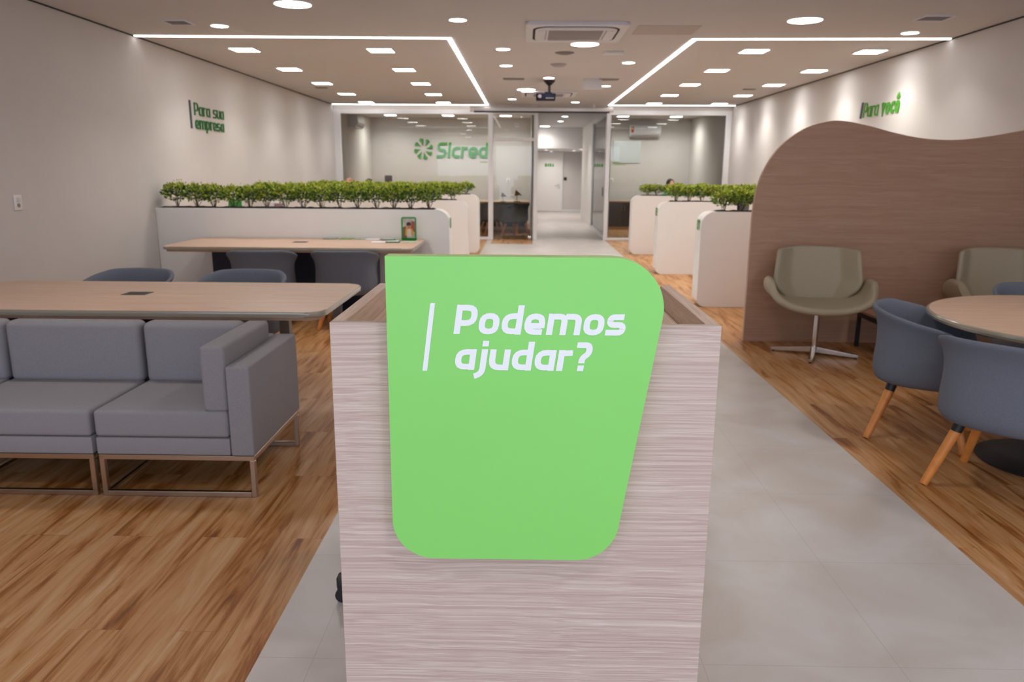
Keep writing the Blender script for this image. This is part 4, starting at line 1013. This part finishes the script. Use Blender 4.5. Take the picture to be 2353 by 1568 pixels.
tag(obj('wood_partition', bm, [part_m, mat('partition_edge', srgb(190, 160, 140), 0.5)], angle=25), 'tall brown wood partition with a wavy top behind the swivel chairs', 'partition')

# ------------------------------------------------------------------ brochures and holder on the far left table
t = thing('poster_holder', 'green-framed acrylic holder with a photo of a person in yellow on the table', 'sign', (-1.265, 8.30, 0.752), 0)
bm = NB(); add_prism(bm, round_outline([(-0.082, 0), (0.082, 0), (0.082, 0.25), (-0.082, 0.25)], [0.012, 0.012, 0.02, 0.02]), 0, 0.012, 'y', 0.002); fr = obj('frame', bm, hgreen_m, t)
bm = NB(); add_box(bm, -0.066, 0.066, -0.002, 0.0, 0.022, 0.234); po = obj('poster', bm, mat('poster_grey', (0.42, 0.41, 0.36, 1), 0.5, noise=0.3, nscale=25), t)
for (nm, pts, m_) in (('poster_background', [(-0.066, 0.022), (-0.02, 0.022), (-0.03, 0.15), (-0.066, 0.14)], mat('poster_brown', (0.18, 0.10, 0.07, 1))),
                  ('poster_background', [(0.02, 0.12), (0.066, 0.08), (0.066, 0.20), (0.03, 0.21)], mat('poster_red', (0.30, 0.08, 0.06, 1))),
                  ('poster_figure', round_outline([(-0.042, 0.05), (0.05, 0.05), (0.04, 0.12), (0.012, 0.14), (-0.015, 0.14), (-0.035, 0.12)], [0.01]*6), mat('poster_yellow', (0.62, 0.32, 0.03, 1))),
                  ('poster_figure', round_outline([(-0.022, 0.035), (0.028, 0.035), (0.022, 0.12), (-0.015, 0.12)], [0.01]*4), mat('poster_white', (0.62, 0.55, 0.5, 1))),
                  ('poster_figure', round_outline([(-0.018, 0.125), (0.018, 0.125), (0.02, 0.17), (-0.02, 0.17)], [0.015]*4), mat('poster_face', (0.45, 0.20, 0.12, 1))),
                  ('poster_figure', round_outline([(-0.028, 0.155), (0.026, 0.16), (0.02, 0.195), (-0.02, 0.195)], [0.012]*4), mat('poster_hair', (0.05, 0.025, 0.02, 1)))):
    bm = NB(); d_ = 0.0005*(1+len(po.children)); add_prism(bm, pts, -0.002-d_, -0.002, 'y'); obj(nm, bm, m_, po)
bm = NB(); add_box(bm, -0.08, 0.08, -0.06, 0.06, -0.001, 0.003); obj('foot', bm, hgreen_m, t)
br_spots = [(-2.16, 8.43, 0.10, papert_m, 'teal leaflet, leftmost on the table by the planter'), (-1.98, 8.42, -0.08, paperg_m, 'bright green leaflet, second from the left on the far table'),
            (-1.80, 8.40, 0.15, paperb_m, 'pale green leaflet in the middle of the far table row'), (-1.66, 8.30, 0.0, paperw_m, 'thick white booklet in the row of leaflets'),
            (-1.50, 8.34, 0.25, papert_m, 'teal booklet right of the white booklet'), (-1.55, 8.05, 0.05, paperw_m, 'white card lying in front of the leaflets'),
            (-1.40, 8.05, 0.12, papert_m, 'teal booklet in front of the poster holder, left side'), (-1.44, 8.42, -0.2, paperb_m, 'pale green leaflet left of the poster holder'),
            (-1.22, 8.10, 0.0, paperb_m, 'pale card lying before the poster holder')]
for i, (x, y, r, m_, lab) in enumerate(br_spots):
    h = (0.006, 0.006, 0.01, 0.014, 0.010, 0.004, 0.014, 0.006, 0.004)[i]
    bm = NB(); add_box(bm, -0.075, 0.075, -0.07, 0.07, 0, h*0.85, mi=0); add_box(bm, -0.068, 0.062, -0.062, 0.062, h*0.85, h, mi=1)
    o = obj('brochure', bm, [m_, paperb_m if m_ is papert_m else m_], loc=(x, y, 0.7505), smooth=False); o.rotation_euler = (0, 0, r); tag(o, lab, 'brochure', 'brochures on the far table')

# ------------------------------------------------------------------ workstations between the planters
def desk(x0, x1, y, label):
    t = thing('work_desk', label, 'desk', ((x0+x1)/2, y, 0), 0, 'work desks between the planters')
    w = (x1-x0)/2
    bm = NB(); add_box(bm, -w, w, -0.32, 0.32, 0.715, 0.74, 0.003, 1); obj('worktop', bm, tab_m, t)
    for s in (-1, 1):
        bm = NB(); add_box(bm, s*(w-0.1)-0.015, s*(w-0.1)+0.015, -0.28, 0.28, 0, 0.715); obj('leg', bm, grey_m, t)
    bm = NB(); add_box(bm, -w+0.12, w-0.12, 0.20, 0.218, 0.30, 0.715); obj('modesty_panel', bm, grey_m, t)
def monitor(loc, rz, label):
    t = thing('monitor', label, 'monitor', loc, rz, 'monitors on the work desks')
    bm = NB(); add_box(bm, -0.26, 0.26, -0.012, 0.018, 0.10, 0.42, 0.006); obj('screen', bm, black_m, t)
    bm = NB(); add_box(bm, -0.25, 0.25, -0.0135, -0.012, 0.11, 0.41); obj('display', bm, screen_m, t)
    bm = NB(); add_box(bm, -0.11, 0.11, -0.09, 0.09, 0, 0.01, 0.004); add_box(bm, -0.02, 0.02, 0.018, 0.04, 0.01, 0.25); obj('stand', bm, black_m, t)
for i, y in enumerate(rowsY):
    desk(-3.9, -1.35, y+0.27+0.34, f'beige work desk behind the {rn[i]} left planter')
    desk(2.45, 4.3, y+0.27+0.34, f'beige work desk behind the {rn[i]} right planter')
monitor((2.58, 9.12, 0.741), D(-118), 'black monitor edge showing left of the nearest right planter')
t = thing('desk_sign', 'green desk card seen between the shrub stems of the nearest left planter', 'sign', (-3.50, 9.15, 0.741), 0)
bm = NB(); add_prism(bm, [(-0.10, 0), (0.12, 0), (0.10, 0.40), (-0.05, 0.42)], 0, 0.01, 'y'); obj('card', bm, mat('card_green', (0.05, 0.33, 0.08, 1), 0.5), t)
bm = NB(); add_box(bm, -0.08, 0.10, -0.03, 0.06, 0, 0.012); obj('foot', bm, white_m, t)
t = thing('leaflet_rack', 'white and mauve leaflet stand showing between the shrub stems', 'leaflet rack', (-3.00, 9.15, 0.741), 0)
bm = NB(); add_box(bm, -0.06, 0.06, 0, 0.03, 0, 0.38, 0.004); obj('back_plate', bm, white_m, t)
bm = NB(); add_box(bm, 0.0, 0.10, -0.02, 0.0, 0.02, 0.36); obj('leaflet', bm, mat('mauve_paper', (0.30, 0.20, 0.24, 1), 0.6), t)

# ------------------------------------------------------------------ people seated at the desks (only the tops of their heads show)
def cap(bm, p0, p1, r0, r1, seg=14):
    p0 = Vector(p0); p1 = Vector(p1); add_cyl(bm, p0, p1, r0, r1, seg)
    for p, r in ((p0, r0), (p1, r1)): bmesh.ops.create_icosphere(bm, subdivisions=2, radius=r, matrix=Matrix.Translation(p))
def ell(bm, c, r, sub=3): bmesh.ops.create_icosphere(bm, subdivisions=sub, radius=1, matrix=Matrix.Translation(c) @ Matrix.Diagonal((*r, 1)))
def fuse(o, v):
    r = o.modifiers.new('fuse', 'REMESH'); r.mode = 'VOXEL'; r.voxel_size = v; r.use_smooth_shade = True
    s = o.modifiers.new('soft', 'SMOOTH'); s.iterations = 3
def person(loc, rz, top, label, hair, shirt):
    t = thing('person', label, 'person', loc, rz, 'people seated behind the planters')
    d = top-1.30
    # faces -Y
    bm = NB()
    ell(bm, (0, 0.0, 1.175+d), (0.073, 0.092, 0.118)); ell(bm, (0, -0.035, 1.115+d), (0.052, 0.058, 0.062))
    cap(bm, (0, -0.088, 1.175+d), (0, -0.104, 1.150+d), 0.010, 0.015, 8)
    for s in (-1, 1):
        ell(bm, (s*0.076, 0.005, 1.17+d), (0.012, 0.02, 0.032), 2); ell(bm, (s*0.030, -0.080, 1.182+d), (0.014, 0.010, 0.009), 2)
    ell(bm, (0, -0.090, 1.118+d), (0.024, 0.010, 0.009), 2)
    cap(bm, (0, 0.015, 1.12+d), (0, 0.03, 0.98+d), 0.052, 0.060)
    cap(bm, (0, 0.03, 0.95+d), (0, 0.03, 0.60), 0.13, 0.125)
    cap(bm, (-0.16, 0.03, 0.94+d), (0.16, 0.03, 0.94+d), 0.05, 0.05)
    for s in (-1, 1):
        cap(bm, (s*0.18, 0.03, 0.94+d), (s*0.21, -0.02, 0.70), 0.046, 0.038)
        cap(bm, (s*0.21, -0.02, 0.70), (s*0.16, -0.24, 0.765), 0.037, 0.026)
        ell(bm, (s*0.15, -0.30, 0.775), (0.038, 0.045, 0.014), 2)
        for k in range(4):
            x = s*(0.125+0.017*k); L_ = (0.058, 0.068, 0.065, 0.05)[k]
            cap(bm, (x, -0.335, 0.777), (x, -0.335-L_*0.6, 0.782), 0.0085, 0.008, 8); cap(bm, (x, -0.335-L_*0.6, 0.782), (x, -0.335-L_, 0.768), 0.008, 0.007, 8)
        cap(bm, (s*0.115, -0.29, 0.772), (s*0.095, -0.335, 0.768), 0.010, 0.008, 8)
        cap(bm, (s*0.09, 0.02, 0.56), (s*0.11, -0.38, 0.55), 0.082, 0.058); cap(bm, (s*0.11, -0.38, 0.55), (s*0.11, -0.36, 0.11), 0.055, 0.038)
        cap(bm, (s*0.11, -0.34, 0.045), (s*0.11, -0.50, 0.035), 0.036, 0.028)
    fuse(obj('body', bm, skin_m, t), 0.009)
    bm = NB(); ell(bm, (0, 0.014, 1.195+d), (0.082, 0.098, 0.108)); ell(bm, (0, 0.05, 1.14+d), (0.074, 0.066, 0.10)); h = obj('hair', bm, hair, t)
    fuse(h, 0.012)
    bm = NB(); cap(bm, (0, 0.03, 0.94+d), (0, 0.03, 0.60), 0.145, 0.14); cap(bm, (-0.165, 0.03, 0.935+d), (0.165, 0.03, 0.935+d), 0.058, 0.058)
    for s in (-1, 1): cap(bm, (s*0.18, 0.03, 0.935+d), (s*0.21, -0.02, 0.70), 0.056, 0.047); cap(bm, (s*0.21, -0.02, 0.70), (s*0.165, -0.21, 0.76), 0.046, 0.036)
    fuse(obj('shirt', bm, shirt, t), 0.014)
    bm = NB()
    for s in (-1, 1): cap(bm, (s*0.08, 0.02, 0.56), (s*0.11, -0.38, 0.55), 0.094, 0.068); cap(bm, (s*0.11, -0.38, 0.55), (s*0.11, -0.36, 0.10), 0.064, 0.052)
    fuse(obj('trousers', bm, trouser_m, t), 0.014)
    return t
person((-2.94, 12.85, 0), 0, 1.365, 'person with reddish hair, only the head top showing over the left shrubs', hairr_m, shirt_m)
person((-3.15, 15.55, 0), 0, 1.335, 'person with dark hair, head top just showing over the left shrubs', hairk_m, shirtg_m)
person((2.87, 15.3, 0), D(15), 1.375, 'person with dark hair, head top showing over the right shrubs', hairk_m, shirtg_m)
# local chair faces +Y, people face -Y
office_chair((-2.94, 12.87, 0), math.pi, 'black office chair under the red-haired person', 0.95)
office_chair((-3.15, 15.57, 0), math.pi, 'black office chair under the dark-haired person behind the left shrubs', 0.95)
office_chair((2.87, 15.32, 0), D(195), 'black office chair under the dark-haired person behind the right shrubs', 0.95)
hc = office_chair((-2.95, 16.35, 0), math.pi, 'tall grey office chair with headrest just showing over the left shrubs', 1.12, m=chair2_m)
bm = NB(); add_box(bm, -0.08, 0.08, -0.30, -0.25, 1.24, 1.39, 0.02, 3); add_box(bm, -0.02, 0.02, -0.285, -0.265, 1.10, 1.26); obj('headrest', bm, chair2_m, hc)

# ------------------------------------------------------------------ left glass room furniture
t = thing('office_table', 'oak table with dark front panel in the left glass room', 'table', (-0.87, 19.55, 0))
bm = NB(); add_box(bm, -1.0, 0.97, -0.55, 0.6, 0.715, 0.75, 0.004, 1); obj('tabletop', bm, mat('light_oak', (0.50, 0.33, 0.20, 1), 0.4, noise=0.08, nscale=10), t)
bm = NB(); add_box(bm, -0.95, 0.93, 0.30, 0.33, 0.08, 0.715); obj('modesty_panel', bm, mat('charcoal_panel', (0.035, 0.035, 0.042, 1), 0.6), t)
bm = NB(); add_box(bm, -0.95, 0.93, 0.295, 0.335, 0.0, 0.08); obj('plinth', bm, part_m, t)
for s in (-0.93, 0.90):
    bm = NB(); add_box(bm, s, s+0.03, -0.5, 0.29, 0, 0.715); add_box(bm, s, s+0.03, 0.34, 0.55, 0, 0.715); obj('leg', bm, part_m, t)
def bird(loc, s, label):
    t = thing('bird_sculpture', label, 'sculpture', loc, 0, 'wooden bird sculptures')
    bm = NB(); add_box(bm, -0.07*s, 0.07*s, -0.03*s, 0.03*s, 0, 0.012*s); obj('base', bm, black_m, t)
    bm = NB(); add_cyl(bm, (0, 0, 0.01*s), (0, 0, 0.14*s), 0.006*s, seg=8); obj('stand', bm, darkmetal_m, t)
    bm = NB(); add_prism(bm, [(-0.055*s, 0.13*s), (0.03*s, 0.135*s), (0.06*s, 0.16*s), (-0.03*s, 0.255*s)], -0.02*s, 0.02*s, 'y', 0.004); obj('body', bm, toucan_m, t)
    bm = NB(); add_prism(bm, [(0.0, 0.225*s), (-0.035*s, 0.275*s), (0.115*s, 0.135*s), (0.055*s, 0.145*s)], -0.014*s, 0.014*s, 'y', 0.003); obj('wing', bm, black_m, t)
bird((-0.55, 19.1, 0.751), 0.88, 'small wooden bird sculpture, the left and smaller of the pair')
bird((-0.20, 19.1, 0.751), 1.12, 'small wooden bird sculpture, the right and larger of the pair')
t = thing('low_cabinet', 'dark low cabinet with wood top in the right glass room', 'cabinet', (3.05, 20.45, 0))
bm = NB(); add_box(bm, -0.95, 0.95, -0.25, 0.25, 0.08, 0.72, 0.003, 1); obj('body', bm, mat('dark_brown_front', (0.045, 0.035, 0.035, 1), 0.5, noise=0.1, nscale=8), t)
bm = NB(); add_box(bm, -0.97, 0.97, -0.26, 0.26, 0.72, 0.75, 0.003, 1); obj('top', bm, part_m, t)
bm = NB(); add_box(bm, -0.93, 0.93, -0.23, 0.23, 0, 0.08); obj('plinth', bm, part_m, t)
for k in range(4):
    bm = NB(); add_box(bm, -0.94+0.472*k, -0.475+0.472*k, -0.262, -0.25, 0.09, 0.71, 0.002, 1); d_ = obj('door', bm, bpy.data.materials['dark_brown_front'], t)
    bm = NB(); xx = -0.51+0.472*k if k % 2 == 0 else -0.91+0.472*k
    add_box(bm, xx, xx+0.012, -0.275, -0.262, 0.5, 0.62); obj('handle', bm, steel_m, d_)
